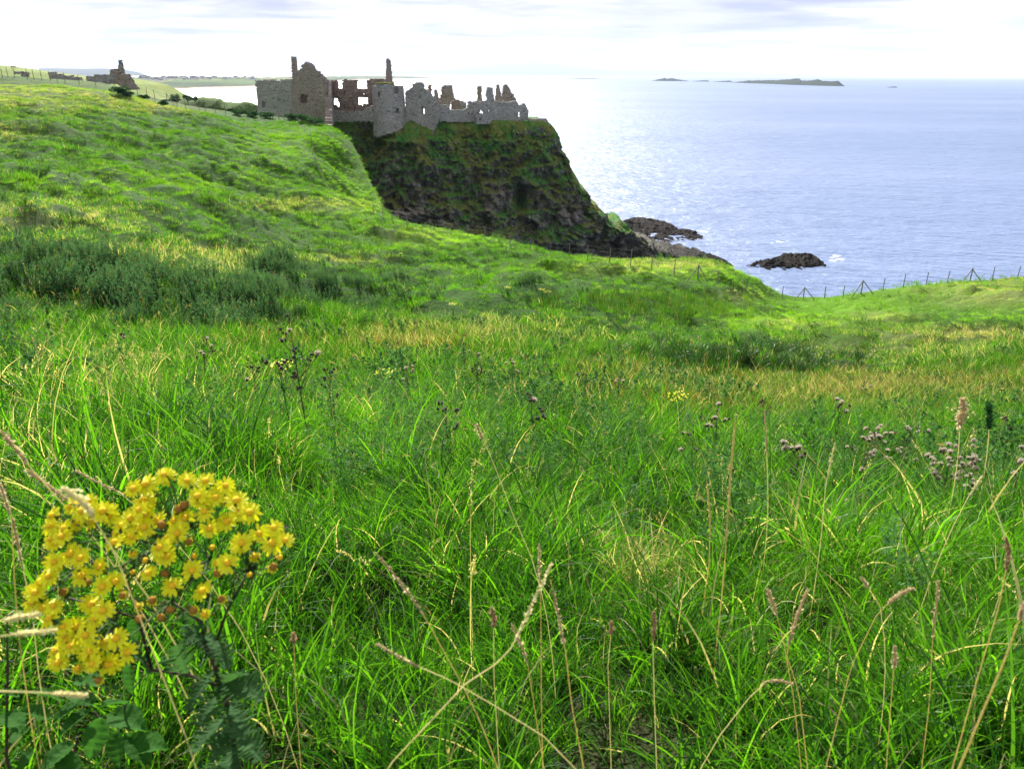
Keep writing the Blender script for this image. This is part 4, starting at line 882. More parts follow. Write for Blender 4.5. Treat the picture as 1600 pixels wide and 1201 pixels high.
grow('rough_grass', cM_, x, y, z, px, py, np.interp(r, [7, 28], [1.0, 1.0])*(0.85 + .5*fbm(x/1.8, y/1.8, o=2)), .30, 'rough mixed green and straw grass of the middle slope', 'grass')
x, y, z, r, px, py = candidates(26, 136, 5.0)
k0 = np.maximum.reduce([blob(px, py, SCRUB)*np.where(px < 520, 1, .25), blob(px, py, REED)*.5, blob(px, py, IRIS)]); keep = rng.random(len(x)) > k0*.85
x, y, z, r, px, py = [v[keep] for v in (x, y, z, r, px, py)]
nn = fbm(x/5, y/5, o=3)
grow('pasture_grass', cF, x, y, z, px, py, (0.65 + .7*nn + .55*fbm(x/1.5, y/1.5, o=2) + .3*blob(px, py, DRY)).clip(.25)*(1 - .35*blob(px, py, LUSH)), .22, 'short tussocky pasture grass of the far slopes up to the clifftop', 'grass', sink=.06)
# withered flower stems of the grasses
x, y, z, r, px, py = candidates(1.3, 26, 3.0)
pr = .22 + .8*blob(px, py, DRY) + .5*blob(px, py, RUST) + .5*np.exp(-(((px - 120)/260)**2 + ((py - 620)/90)**2)); keep = (rng.random(len(x)) < pr)
x, y, z, r, px, py = [v[keep] for v in (x, y, z, r, px, py)]
grow('grass_seed_stems', cSeed, x, y, z, px, py, .95, .45, 'thin straw-coloured seeding grass stems scattered through the meadow', 'grass', extra=dict(dry=np.where(rng.random(len(x)) < .8, 1., .0), rust=np.where(rng.random(len(x)) < .0, .6, 0.)))
# feathery herbs
x, y, z, r, px, py = candidates(1.5, 10, 26)
keep = rng.random(len(x)) < blob(px, py, HERB)*(.30 + 1.5*fbm(x/.8, y/.8, o=2)); x, y, z, r, px, py = [v[keep] for v in (x, y, z, r, px, py)]
grow('feathery_herbs', cHerb, x, y, z, px, py, 1.05, .12, 'grey-green feathery thistle leaves and herbs among the foreground grass', 'wild herbs', extra=dict(dry=np.full(len(x), .04), rust=np.zeros(len(x))))
x, y, z, r, px, py = candidates(8, 125, 3)
keep = rng.random(len(x)) < np.maximum(np.maximum(blob(px, py, HERB), .5*blob(px, py, SCRUB)), .13*(r < 110))*(.7 + 1.9*fbm(x/3, y/3, o=3)); x, y, z, r, px, py = [v[keep] for v in (x, y, z, r, px, py)]
grow('herb_patches', cHerbF, x, y, z, px, py, .85, .12, 'darker leafy weed patches dotted over the middle slope', 'wild herbs', extra=dict(dry=np.full(len(x), .05), rust=np.zeros(len(x))))
# gorse thicket
x, y, z, r, px, py = candidates(9, 60, 6)
sb = blob(px, py, SCRUB)*(px < 520) + blob(px, py, SCRUB)*(px >= 520)*.5
keep = rng.random(len(x)) < sb*(.85 + 1.5*fbm(x/1.5, y/1.5, o=2)) - .10; x, y, z, r, px, py, sb = [v[keep] for v in (x, y, z, r, px, py, sb)]
grow('gorse_thicket', cGor, x, y, z, px, py, (.55 + .75*sb*(1 + 1.0*fbm(x/2.0, y/2.0, o=2))).clip(.3), .12, 'dark blue-green spiny gorse thicket on the left slope', 'gorse', extra=dict(dry=np.full(len(x), .03), rust=np.full(len(x), .015)), zs=1.15)
x, y, z, r, px, py = candidates(18, 70, 8)
keep = rng.random(len(x)) < blob(px, py, REED)*(.8 + 1.8*fbm(x/2.2, y/2.2, o=2)) - .1; x, y, z, r, px, py = [v[keep] for v in (x, y, z, r, px, py)]
grow('reed_bed', cReed, x, y, z, px, py, .56, .1, 'upright dark reeds in the wet hollow below the cliff-edge bank', 'reeds', extra=dict(dry=np.full(len(x), .08), rust=np.zeros(len(x))))
x, y, z, r, px, py = candidates(14, 50, 10)
keep = rng.random(len(x)) < blob(px, py, IRIS)*(1.0 + 1.6*fbm(x/1.6, y/1.6, o=2)) - .1; x, y, z, r, px, py = [v[keep] for v in (x, y, z, r, px, py)]
grow('iris_bed', cIris, x, y, z, px, py, .58, .12, 'glossy arching iris leaves in a damp strip at the middle right', 'iris', extra=dict(dry=np.full(len(x), .05), rust=np.zeros(len(x))))
# ------------------------------------------------------------ fences
def on_land(px, py):
    q = hit(px, py, 20.); r = math.hypot(q[0], q[1]); az = math.atan2(q[0], q[1]); rm = float(redge(az)) - .4
    if r > rm: q[0] *= rm/r; q[1] *= rm/r
    q[2] = float(H(q[0], q[1])); return q
def fence(name, label, posts, hgt, wires=(.35, .7, 1.0), rad=.042, mats=('wood', 'wire')):
    f = thing(name, (0, 0, 0), label, 'fence'); tops = []
    for (px, py, k) in posts:
        q = on_land(px, py); l = np.array([random.uniform(-.05, .05), random.uniform(-.05, .05), 0]); b = MB()
        b.tube([q - [0, 0, .3], q + l + [0, 0, hgt*random.uniform(.95, 1.08)]], rad*(1.35 if k else 1), rad*(1.2 if k else .9), 7); tops.append((q, l))
        if k:
            sp = hgt*.8
            for sx_ in ((-1, 1) if k == 2 else (1,)):
                e = np.array([q[0] + sx_*sp, q[1] - .3, 0]); e[2] = float(H(e[0], e[1])); b.tube([q + [0, 0, hgt*.95], e], rad, rad, 6)
            b.build('straining_post', M[mats[0]], f)
        else: b.build('post', M[mats[0]], f)
    b = MB()
    for h_ in wires:
        for (q0, l0), (q1, l1) in zip(tops[:-1], tops[1:]):
            if np.linalg.norm(q1 - q0) > 30: continue
            b.tube([q0 + [0, 0, h_*hgt], (q0 + q1)/2 + [0, 0, h_*hgt - .03], q1 + [0, 0, h_*hgt]], .0045, .0045, 3, False)
    b.build('wire', M[mats[1]], f); return f
fence('post_and_wire_fence', 'long post and wire fence along the clifftop with braced corner posts',
      [(584,338,0),(599,344,0),(613,350,0),(636,356,0),(672,361,2),(705,369,0),(731,372,0),(758,376,0),(797,386,0),(829,393,0),(860,399,0),(890,404,0),(918,408,0),(952,413,0),(985,418,0),(1018,424,0),(1053,431,0),(1090,441,2),(1121,446,0),(1165,455,0),(1222,467,0),(1255,468,2),(1288,467,0),(1317,466,0),(1345,461,2),(1379,454,0),(1411,449,0),(1447,444,0),(1480,441,0),(1515,440,2),(1550,438,0),(1589,437,0),(1630,437,0)], 1.25)
fence('hillside_fence', 'post and wire fence crossing the top of the left hill towards the castle',
      [(-20,122,0),(4,121.5,0),(13,121.5,0),(23,122,0),(43,124,0),(53.5,125.5,0),(65.5,127,0),(79.5,128,0),(90,129,0),(102,130,0),(124,132,0),(150,135,0),(180,138,0),(215.5,149,0),(230,152,0),(242,155,0),(262,161,1),(277,166,0),(290,168,0),(311,172,0),(321,174,0),(337,176,0),(353,179,0),(395,183,0),(436,187,2)], 1.4, rad=.045)
fence('netting_fence', 'pale netting fence running down the hillside below the castle gatehouse',
      [(484,207,0),(485,216,0),(487,225,0),(489,235,0),(491,246,0),(494,258,0),(498,270,0),(503,282,0),(509,294,0),(516,304,0)], 1.0, (.5,1.0), rad=.035, mats=('wood', 'wood'))

# ------------------------------------------------------------ bushes
def bush(px, py, w_, h_, label, Y=None, zb=None, mat='gorse', name='bush', seed=0, n=900):
    r_ = np.random.default_rng(seed)
    if Y is None: q = on_land(px, py)
    else: q = P(px, py, Y)
    w_ *= .8; h_ *= .75; t_ = thing(name, tuple(q), label, 'bush', 'hillside bushes'); b = MB()
    for k in range(4): a = k*1.6; b.tube([(0, 0, -.3), (.2*w_*math.cos(a), .2*w_*math.sin(a), h_*.5)], .06, .02, 5)
    b.build('trunk', M['wood'], t_)
    cs = r_.normal(size=(9, 3))*np.array([w_*.24, w_*.2, h_*.14]) + [0, 0, h_*.55]; ctr = cs[r_.integers(0, 9, n)]; d = r_.normal(size=(n, 3)); d /= np.linalg.norm(d, axis=1)[:, None]
    ctr = ctr + d*np.array([w_*.27, w_*.27, h_*.34])*(r_.random(n)**.4)[:, None]; ctr[:, 2] = np.maximum(ctr[:, 2], .02)
    V, F, A_ = leaf_quads(ctr, .22, 1.8, seed, .4); me = mesh_np('crown', V, F); fattr(me, 'br', A_); ob('crown', me, M[mat], t_)
for i, (px, py, w_, h_, lb, Y) in enumerate([(276,159,2.6,2.1,'round dark bush, left one of the pair on the headland',170),(293.5,158.5,2.4,2.0,'round dark bush, right one of the pair on the headland',171),(305,158,1.8,1.0,'low bush tucked beside the pair on the headland',171),
        (188,149,3.0,1.4,'scrubby bush just below the small gable ruin',None),(200,153,2.0,.9,'small scrub right of the bush below the gable ruin',None),
        (374,181,2.4,1.1,'leftmost low bush of the hedge before the gatehouse',None),(392,183,2.6,1.0,'low bush at the left foot of the gatehouse wall',None),(416,185,3.0,1.3,'low bush under the gatehouse doorway',None),(458,187,3.0,1.4,'dark bush under the chimney side of the gatehouse',None),
        (474,191,3.2,1.4,'dark bush under the big gable window',None),(492,196,3.0,1.3,'dark bush at the right foot of the gatehouse gable',None),(224,156,1.6,.8,'tiny bush on the fence line right of the ruin',None),(256,166,1.8,.9,'tiny bush beside the braced fence post',None)]):
    bush(px, py, w_, h_, lb, Y, seed=50 + i)

# ------------------------------------------------------------ flowering plants
yel, t = new_mat('ragwort_petal'); p_ = t.pos(); n_ = t.noise(p_, 60, 3); cc = t.mix(n_, (0.76, 0.73, 0.003), (0.84, 0.84, 0.01)); finish(t, cc, 0.5, None, 0, .3, .35, t.mix(1.0, cc, (1.1, 1.1, .8), 'MULTIPLY'))
disc = simple('ragwort_disc', (0.74, 0.46, 0.015), 0.8, 0.3, 500, bd=.001); old = simple('withered_disc', (0.30, 0.15, 0.025), 0.9, 0.4, 400, bd=.001)
bract = simple('green_bract', (0.07, 0.12, 0.025), 0.7, 0.3, 100, .2); stemm = simple('purple_stem', (0.060, 0.038, 0.030), 0.6, 0.35, 60); stemg = simple('green_stem', (0.07, 0.12, 0.03), 0.6, 0.3, 60, .15)
leafm = simple('ragwort_leaf', (0.045, 0.110, 0.035), 0.8, 0.45, 45, .4, .1, tcol=(0.06, .16, .03)); nettlem = simple('nettle_leaf', (0.030, 0.105, 0.014), 0.75, 0.4, 30, .4, .1, tcol=(.06, .20, .02))
def petals_mesh(rad, seed, n=13, droop=0.0):
    r_ = random.Random(seed); b = MB()
    for k in range(n):
        if r_.random() < .06: continue
        a = 2*math.pi*(k + r_.uniform(-.2, .2))/n; L = rad*r_.uniform(.85, 1.1); wd = rad*.155; dz = r_.uniform(-.10, .12)*rad - droop*rad; c_, s_ = math.cos(a), math.sin(a)
        def pt(u, v, z): return (c_*u - s_*v, s_*u + c_*v, z)
        b.add([pt(rad*.25, -wd*.5, 0), pt(rad*.25, wd*.5, 0), pt(L*.62, wd*1.1, dz*.5 + .0006), pt(L*.62, 0, dz*.5 - .0006), pt(L*.62, -wd*1.1, dz*.5 + .0006), pt(L*.93, wd*.7, dz), pt(L, 0, dz), pt(L*.93, -wd*.7, dz)],
              [(0, 3, 4), (0, 1, 3), (1, 2, 3), (3, 2, 5, 6), (4, 3, 6, 7)])
    return mesh_np('petals', b.v, b.f, True)
PM = [petals_mesh(.0125, k, 13, droop=(.0, .1, .3)[k % 3]) for k in range(6)]
for m_ in PM: m_.materials.append(yel)
def disc_mesh(r_, h_, mat): b = MB(); b.lathe([(r_*.55, -h_*.5), (r_, 0), (r_*.95, h_*.45), (r_*.55, h_*.85), (.0002, h_)], n=12); me = mesh_np('disc', b.v, b.f, True); me.materials.append(mat); return me
DM, OM = disc_mesh(.0040, .0038, disc), disc_mesh(.0052, .0075, old); b_ = MB(); b_.lathe([(.0012, -.009), (.0036, -.0065), (.0044, -.002), (.0036, .0005)], n=9); BM_ = mesh_np('bract', b_.v, b_.f, True); BM_.materials.append(bract)
cx7 = lambda q: (q[0]/2.398, 700 + q[1]/2.398)
FULL = [(620,105),(545,135),(500,152),(537,195),(700,122),(770,122),(845,140),(740,180),(805,185),(885,195),(765,238),(490,262),(545,248),(650,272),(692,262),(785,300),(850,275),(935,240),(898,238),(625,338),(495,330),(970,320),(905,355),(1020,355),(1025,298),(1068,345),(852,430),(720,458),(612,402),(555,468),(645,515),(760,535),(310,240),(285,212),(385,235),(345,275),(290,280),(195,252),(188,290),(230,330),(205,355),(260,395),(180,480),(205,440),(150,500),(130,540),(300,412),(385,518),(432,500),(305,478),(372,445),(120,575),(200,590),(185,638),(158,598),(340,585),(385,608),(352,640),(320,700),(285,668),(262,742),(240,700),(205,760),(215,803),(236,668),(335,762),(347,792),(390,725),(435,712),(478,765),(400,810),(430,352),(455,290),(238,300),(520,300),(580,272),(598,372),(665,318),(330,200),(410,250)]
OLD = [(670,230),(840,195),(605,287),(432,322),(710,350),(795,372),(545,420),(498,465),(728,405),(812,432),(955,405),(935,475),(1022,445),(1048,410),(818,470),(570,570),(640,605),(605,635),(525,640),(725,608),(765,622),(830,565),(500,395),(460,552),(240,540),(382,445),(290,825),(370,870),(515,592),(325,505),(620,470),(570,322),(690,215)]
rag = thing('ragwort', (0, 0, 0), 'large yellow ragwort in full flower, nearest plant in the bottom left corner', 'ragwort')
def rag_pt(c, k=0.0):
    px, py = cx7(c); return P(px, py, .80 + .13*(1070 - py)/330 + k)
FULL += [(c[0] + random.uniform(-24, 24), c[1] + random.uniform(-20, 20)) for c in random.sample(FULL, 20)]
heads = [(c, 1, rag_pt(c, random.uniform(-.012, .012))) for c in FULL] + [(c, 0, rag_pt(c, random.uniform(.0, .03))) for c in OLD]
NODES = [cx7(q) for q in ((560,330),(790,360),(320,370),(230,500),(640,520),(860,500),(330,640),(300,760),(700,560),(440,560),(930,400),(500,270),(690,260))]
node3 = [P(x_, y_ + 22, .84 + .13*(1070 - y_)/330 + .025) for x_, y_ in NODES]; hs_ = [h[2] for h in heads]
sg = MB()
for c, full, q in heads:
    i = int(np.argmin([np.linalg.norm(q - n) for n in node3])); nd = node3[i]
    vx = np.array([random.uniform(-.45, .45) + (q[0] - nd[0])*5, -.55 + random.uniform(-.35, .35), .75]); vx /= np.linalg.norm(vx)
    o = ob('flower_head' if full else 'withered_head', BM_, None, rag, tuple(q)); o.rotation_mode = 'QUATERNION'; o.rotation_quaternion = Vector((0, 0, 1)).rotation_difference(Vector(vx)); s_ = random.uniform(1.0, 1.38) if full else random.uniform(.9, 1.15); o.scale = (s_, s_, s_)
    if full:
        ob('petals', random.choice(PM), None, o); ob('disc', DM, None, o)
    else:
        ob('disc', OM if random.random() < .6 else DM, None, o)
        if random.random() < .45: ob('petals', random.choice(PM), None, o).scale = (.62, .62, .9)
    e = q - vx*.008*s_; sg.tube([e, e - vx*.018 + (nd - e)*.15, nd + (e - nd)*.3 + [0, 0, -.004], nd], [.0009, .001, .0012, .0015], n=5, caps=False)
gb = MB()
for c, full, q in heads:
    for _ in range(2):
        e = q + np.array([random.gauss(0, .010), random.uniform(.004, .02), -abs(random.gauss(.012, .006))]); gb.lathe([(.0004, -.003), (.0021, -.001), (.0023, .0015), (.0008, .0035)], e, (random.gauss(0, .4), -.3, 1), 6)
gb.build('flower_buds', simple('flower_bud', (0.16, 0.22, 0.03), 0.8, 0.4, 200), rag, True)
nd_ = np.array([h[2] for h in heads]); ctr_ = nd_[rng.integers(0, len(nd_), 420)] + rng.normal(0, .010, (420, 3)) + [0, .012, -.022]
V_, F_, A_ = leaf_quads(ctr_, .012, 3.2, 77, .2); me_ = mesh_np('bract_leaves', V_, F_); fattr(me_, 'br', A_); ob('bract_leaves', me_, leafm, rag)
sg.build('flower_stalks', stemg, rag, True)
st = MB(); J = [P(*cx7(q), y_) for q, y_ in (((895,1260),.93),((880,1150),.93),((868,1020),.93),((838,915),.93),((800,800),.93),((770,735),.93))]
st.tube([J[0] + np.array([.01, .0, -.6]), J[0] + np.array([.0, 0, -.15])] + J, [.006, .0055, .005, .0048, .0045, .0042, .0036, .003], n=8)
st.tube([J[5], P(*cx7((755,650)), .94), node3[8], node3[4]], [.003, .0026, .002, .0016], n=7)
st.tube([J[4] + [0, 0, .015], P(*cx7((850,610)), .93), P(*cx7((905,510)), .92), node3[10]], [.0026, .0022, .002, .0015], n=7); st.tube([P(*cx7((880,560)), .925), P(*cx7((875,500)), .92), node3[5]], [.0018, .0016, .0013], n=6)
lb_ = [J[3] + [0, 0, .01], P(*cx7((710,850)), .92), P(*cx7((570,830)), .91), P(*cx7((500,770)), .90)]; st.tube(lb_ + [node3[6]], [.0028, .0025, .0024, .002, .0016], n=7); st.tube([lb_[3], P(*cx7((420,680)), .90), node3[7]], [.0018, .0015, .0013], n=6)
up = P(*cx7((520,640)), .92); st.tube([lb_[2], up, node3[9], node3[3]], [.0024, .0022, .0018, .0014], n=6); st.tube([up, P(*cx7((470,470)), .95), node3[0], node3[11]], [.0022, .0018, .0015, .0012], n=6); st.tube([node3[9], P(*cx7((390,440)), .93), node3[2]], [.0016, .0014, .0012], n=6)
st.tube([node3[4], node3[1], node3[12]], [.0018, .0015, .0012], n=6)
st.build('stem', stemm, rag, True)
def lobed_leaf(L, W, seed, lobes=7, curl=.5, deep=.75):
    """pinnate leaf along +X, midrib first, ragged lobes each side, curling down at the tip"""
    r_ = random.Random(seed); b = MB(); N = lobes*4
    def cz(x, y): return -curl*L*(x/L)**2*.6 + abs(y)*.35*math.sin(x*600/1.0) *.3 + abs(y)*.25
    prev = None
    for sgn in (1, -1):
        rows = []
        for i in range(N + 1):
            x = L*i/N; env = W*math.sin(math.pi*min(1, (i/N)*.9 + .07))**.7; ph = (i % 4); k = (1 - deep, .9, 1.0, .55)[ph]*r_.uniform(.8, 1.15); y = sgn*env*k; xo = x + (L*.03 if ph in (1, 2) else 0)
            rows.append([(x, 0, cz(x, 0)), (xo*.5 + x*.5, y*.5, cz(x, y*.5) + r_.uniform(-.04, .04)*W), (xo, y, cz(x, y) + r_.uniform(-.1, .1)*W)])
        for i in range(N):
            a, c = rows[i], rows[i+1]
            for j in (0, 1):
                q = [a[j], c[j], c[j+1], a[j+1]]; b.add(q if sgn < 0 else q[::-1], [(0, 1, 2, 3)])
    return mesh_np('leaf', b.v, b.f, False)
def put_leaf(parent, me, mat, p0, p1, roll, name='leaf', L0=1.0):
    """me spans x 0..L0; run it from p0 to p1"""
    d = Vector(p1) - Vector(p0); x = d.normalized(); up_ = Vector((math.sin(roll), 0, math.cos(roll))); y = up_.cross(x).normalized(); z = x.cross(y); k = d.length/L0
    o = ob(name, me, mat, parent); o.matrix_local = Matrix(((x.x*k, y.x*k, z.x*k, p0[0]), (x.y*k, y.y*k, z.y*k, p0[1]), (x.z*k, y.z*k, z.z*k, p0[2]), (0, 0, 0, 1))); return o
LL = [lobed_leaf(.1, .034, k, 8, .4) for k in range(4)]
for m_ in LL: m_.materials.append(leafm)
for i, (a, c, ya, yc) in enumerate([((765,660),(640,760),.93,.90),((770,700),(860,790),.93,.88),((790,770),(700,650),.93,.95),((805,830),(690,960),.93,.87),((825,880),(960,900),.93,.88),((835,900),(740,1010),.93,.86),((850,960),(930,1060),.93,.86),((860,1000),(720,1090),.93,.85),
        ((868,1030),(800,1140),.93,.86),((872,1060),(960,1130),.93,.87),((878,1110),(840,1200),.93,.86),((760,650),(700,590),.94,.92),((700,845),(640,700),.92,.9),((880,1150),(780,1230),.93,.84),((560,830),(500,720),.91,.89),((840,905),(900,800),.93,.92)]):
    put_leaf(rag, LL[i % 4], None, P(*cx7(a), ya), P(*cx7(c), yc), random.uniform(-.5, .5), L0=.1)

def ovate_leaf(L, W, seed):
    r_ = random.Random(seed); b = MB(); N = 18; rows = []
    for i in range(N + 1):
        u = i/N; x = L*u; w_ = W*(math.sin(math.pi*u**.72))**.9*(1.0 if i % 2 else .88) + .0003
        vein = .06*W*math.sin(i*math.pi*.66)
        rows.append([(x - .02*L*(abs(j) == 3), w_*j/3, -.35*L*u*u + abs(j)/3*W*.38 - (vein if abs(j) in (1, 2) else 0)) for j in range(-3, 4)])
    V = [p for r in rows for p in r]; F = [(i*7 + j, (i+1)*7 + j, (i+1)*7 + j + 1, i*7 + j + 1) for i in range(N) for j in range(6)]
    b.add(V, F); me = mesh_np('leaf', b.v, b.f, True); me.materials.append(nettlem); return me
OL = [ovate_leaf(.07, .021, k) for k in range(3)]
net = thing('nettle', (0, 0, 0), 'dark green toothed leafy plant in the corner under the ragwort flowers', 'nettle')
ns = MB(); nj = [P(*cx7(q), y_) for q, y_ in (((455,1250),1.02),((440,1120),1.01),((400,1050),1.0),((350,985),1.0),((470,960),.99),((500,900),.98),((540,850),.97))]
ns.tube([nj[0] + [0, 0, -.5], nj[0], nj[1], nj[2], nj[3]], [.0035, .003, .0025, .002, .0015], n=6); ns.tube([nj[1], nj[4], nj[5], nj[6]], [.002, .0018, .0015, .001], n=6)
ns.tube([P(0.*1+290/2.398, 1240, 1.0) + [0, 0, -.4], P(*cx7((275,1180)), 1.0), P(*cx7((290,1080)), 1.0)], [.003, .0025, .002], n=6)
ns.tube([P(12, 1300, 1.05) + [0, 0, -.3], P(10, 1180, 1.05), P(12, 1050, 1.05), P(11, 960, 1.05)], [.003, .0028, .002, .0012], n=6); ns.build('stem', stemm, net, True)
for i, (a, c, ya, yc) in enumerate([((490,810),(475,935),.95,.92),((500,640),(505,730),.95,.93),((380,1010),(330,1180),.98,.93),((330,990),(215,1050),.99,.94),((300,950),(190,1010),1.,.96),((270,1110),(140,1195),.99,.93),((440,1060),(425,1200),.98,.93),((430,1000),(530,1020),.99,.95),
        ((470,960),(390,930),.98,.95),((350,960),(240,900),1.,1.0),((180,1010),(90,960),1.02,1.0),((100,1060),(30,1090),1.04,1.0),((480,1080),(560,1170),.99,.95),((60,930),(10,900),1.05,1.03),((120,1130),(60,1200),1.02,.98),((300,880),(380,860),.99,.97),((220,950),(150,880),1.02,1.0),((30,1000),(80,1040),1.04,1.0),((230,1160),(300,1230),.97,.93),((520,1120),(600,1090),1.0,.97)]):
    put_leaf(net, OL[i % 3], None, P(*cx7(a), ya), P(*cx7(c), yc), random.uniform(-.4, .4), L0=.07)

# thistles
budm = simple('thistle_bud', (0.060, 0.045, 0.035), 0.8, 0.4, 200, bd=.001); purp = simple('thistle_floret', (0.38, 0.20, 0.42), 0.8, 0.3, 200, .2); fluff = simple('thistle_down', (0.70, 0.62, 0.50), 0.9, 0.2, 200, .3)
tstem = simple('thistle_stem', (0.13, 0.10, 0.045), 0.7, 0.4, 30); tleaf = M['herb']
b_ = MB(); b_.lathe([(.001, -.001), (.0055, .002), (.0072, .007), (.0055, .013), (.0038, .015)], n=8); BUD = mesh_np('bud', b_.v, b_.f, True); BUD.materials.append(budm)
def tuft_mesh(n, L, sp, w_, mat, seed, z0=.012):
    r_ = np.random.default_rng(seed); d = r_.normal(size=(n, 3))*[sp, sp, 0] + [0, 0, 1]; d /= np.linalg.norm(d, axis=1)[:, None]; e = np.cross(d, r_.normal(size=(n, 3))); e /= np.linalg.norm(e, axis=1)[:, None]
    o_ = np.array([0, 0, z0]); l = (L*r_.uniform(.7, 1.1, n))[:, None]; V = np.stack([o_ + d*0, o_ + d*l + e*w_, o_ + d*l*1.05 - e*w_], 1).reshape(-1, 3); me = mesh_np('tuft', V, np.arange(3*n).reshape(n, 3), False); me.materials.append(mat); return me
TP = tuft_mesh(60, .010, .45, .0011, purp, 1); TF = tuft_mesh(140, .018, 1.0, .0013, fluff, 2, .009)
def thistle(px, py, hgt, nh, style, label, seed, scale=1.0, group='thistles in the meadow'):
    hgt *= 1.12 if style[1] > .5 else 1.25; q = hit(px, py, 1.2); r_ = random.Random(seed); t_ = thing('thistle', tuple(q), label, 'thistle', group); b = MB(); lean = np.array([r_.uniform(-.12, .12), r_.uniform(-.1, .1), 1.0]); tip = lean*hgt
    b.tube([(0, 0, -.05), tip*.35 + [r_.uniform(-.02, .02), 0, 0], tip*.7, tip], [.0045*scale, .004*scale, .003*scale, .0015*scale], n=6); ends = [tip]
    for k in range(nh):
        u = r_.uniform(.45, .95); a = r_.uniform(0, 6.28); L = hgt*r_.uniform(.10, .30)*(1.3 - u*.6); s0 = tip*u; d = np.array([math.cos(a)*.8, math.sin(a)*.8, .9]); e = s0 + d*L
        b.tube([s0, s0 + d*L*.5 + [0, 0, -.01], e], [.0022*scale, .0018*scale, .0012*scale], n=5); ends.append(e)
        for _ in range(r_.choice((1, 2, 2))):
            e2 = e + np.array([r_.uniform(-.03, .03), r_.uniform(-.03, .03), r_.uniform(-.012, .03)]); b.tube([e - d*L*.15, e2], [.0012*scale, .001*scale], n=4); ends.append(e2)
    b.build('stem', tstem, t_, True)
    for e in ends:
        o = ob('flower_head', BUD, None, t_, tuple(e)); s_ = scale*r_.uniform(.8, 1.25); o.scale = (s_,)*3; o.rotation_euler = (r_.uniform(-.5, .5), r_.uniform(-.5, .5), r_.uniform(0, 3))
        k = r_.random()
        if k < style[0]: ob('purple_florets', TP, None, o)
        elif k < style[0] + style[1]: ob('thistledown', TF, None, o)
    n = 90; rr_ = np.random.default_rng(seed); k = rr_.uniform(.05, .8, n); an = rr_.random(n)*6.28; ctr = tip[None]*k[:, None] + np.stack([np.cos(an), np.sin(an), 0*an], -1)*(.07*(1 - k)*rr_.uniform(.2, 1, n))[:, None]
    V, F, A_ = leaf_quads(ctr, .035*scale, 4, seed, .2); me = mesh_np('foliage', V, F); fattr(me, 'br', A_); ob('foliage', me, tleaf, t_)
for i, a in enumerate([
    (486,705,.95,9,(.2,.05),'tallest dark-headed thistle with bare brown stems, left of centre'),(462,700,.62,6,(.15,0),'shorter dark-headed thistle leaning left of the tallest one'),(520,690,.52,5,(.4,0),'small purple-tipped thistle right of the tallest one'),
    (322,612,.55,5,(.05,.3),'brown-headed thistle in the pale wind-laid grass at far left'),(205,610,.6,4,(0,.1),'thin thistle with few brown heads above the ragwort'),(408,660,.45,4,(.1,.1),'low sparse thistle between the ragwort and the tallest thistle'),
    (640,655,.5,4,(.1,.4),'single pale-headed thistle beside the little yellow ragwort'),(745,640,.6,6,(.2,.1),'thistle in the grey-green herbs above centre'),(800,625,.55,6,(.05,.2),'thistle with dark heads strung upwards, right of centre herbs'),(700,735,.42,4,(.5,0),'short purple thistle low in the grass at centre'),
    (728,600,.75,4,(0,.1),'tall reddish bare thistle stem behind the centre herbs'),(838,725,.5,5,(.4,.1),'purple-headed thistle at the right edge of the centre herbs'),(905,655,.55,5,(.1,.1),'dark-budded thistle on the middle slope right of centre'),(965,650,.5,5,(.1,.2),'small dark thistle before the brown grass band'),
    (1075,770,.45,4,(.2,.6),'pale fluffy thistle left of the tall yellow stem'),(1118,730,.5,5,(.3,.3),'thistle just behind the tall yellow stem'),(1232,800,.4,4,(.3,.3),'small thistle right of the tall yellow stem'),
    (1330,800,.52,9,(.15,.6),'thistle with mixed brown and downy heads, left of the white cluster'),(1362,790,.58,9,(.1,.6),'thistle with scattered downy heads in the middle of the right-hand group'),(1395,775,.6,8,(.05,.6),'thistle with large brown split heads, back of the right-hand group'),
    (1455,825,.52,14,(.02,.95),'white fluffy thistle, densest clump of down on the right'),(1490,835,.46,9,(.05,.9),'white fluffy thistle trailing right of the densest clump'),(1590,840,.5,8,(0,.8),'downy thistle cut by the right edge'),
    (1540,725,.5,6,(.05,.1),'dark-budded thistle near the right edge behind the downy ones'),(1300,705,.45,5,(.3,.3),'small thistle in the green herbs behind the right-hand group'),(1190,690,.45,4,(.4,0),'lone purple thistle behind the herbs at centre right'),(1345,640,.5,5,(0,.3),'brown thistle on the rusty grass band')]):
    thistle(*a, seed=i + 3, scale=1.05 if a[4][1] > .5 else 1.5)

# distant ragworts: little yellow clumps
def small_ragwort(px, py, hgt, label, seed):
    q = hit(px, py, 3); r_ = np.random.default_rng(seed); t_ = thing('small_ragwort', tuple(q), label, 'ragwort', 'distant ragworts'); b = MB()
    for k in range(5): a = k*1.3; b.tube([(0, 0, -.05), (.03*math.cos(a), .03*math.sin(a), hgt*.5), (.11*math.cos(a), .11*math.sin(a), hgt*.93)], [.004, .003, .002], n=5)
    b.build('stem', stemg, t_); n = 36; an = r_.random(n)*6.28; rr_ = .17*np.sqrt(r_.random(n)); ctr = np.stack([np.cos(an)*rr_, np.sin(an)*rr_, hgt - .9*rr_**2 + r_.normal(0, .02, n)], -1); b = MB()
    for c_ in ctr: b.lathe([(.002, -.006), (.014, 0), (.012, .003), (.001, .005)], c_, (r_.normal(0, .3), -.3, 1), 8)
    b.build('flowers', yel, t_); V, F, A_ = leaf_quads(np.stack([r_.normal(0, .05, 60), r_.normal(0, .05, 60), r_.uniform(.05, hgt*.8, 60)], -1), .07, 2.5, seed, .3)
    me = mesh_np('foliage', V, F); fattr(me, 'br', A_); ob('foliage', me, M['herb'], t_)
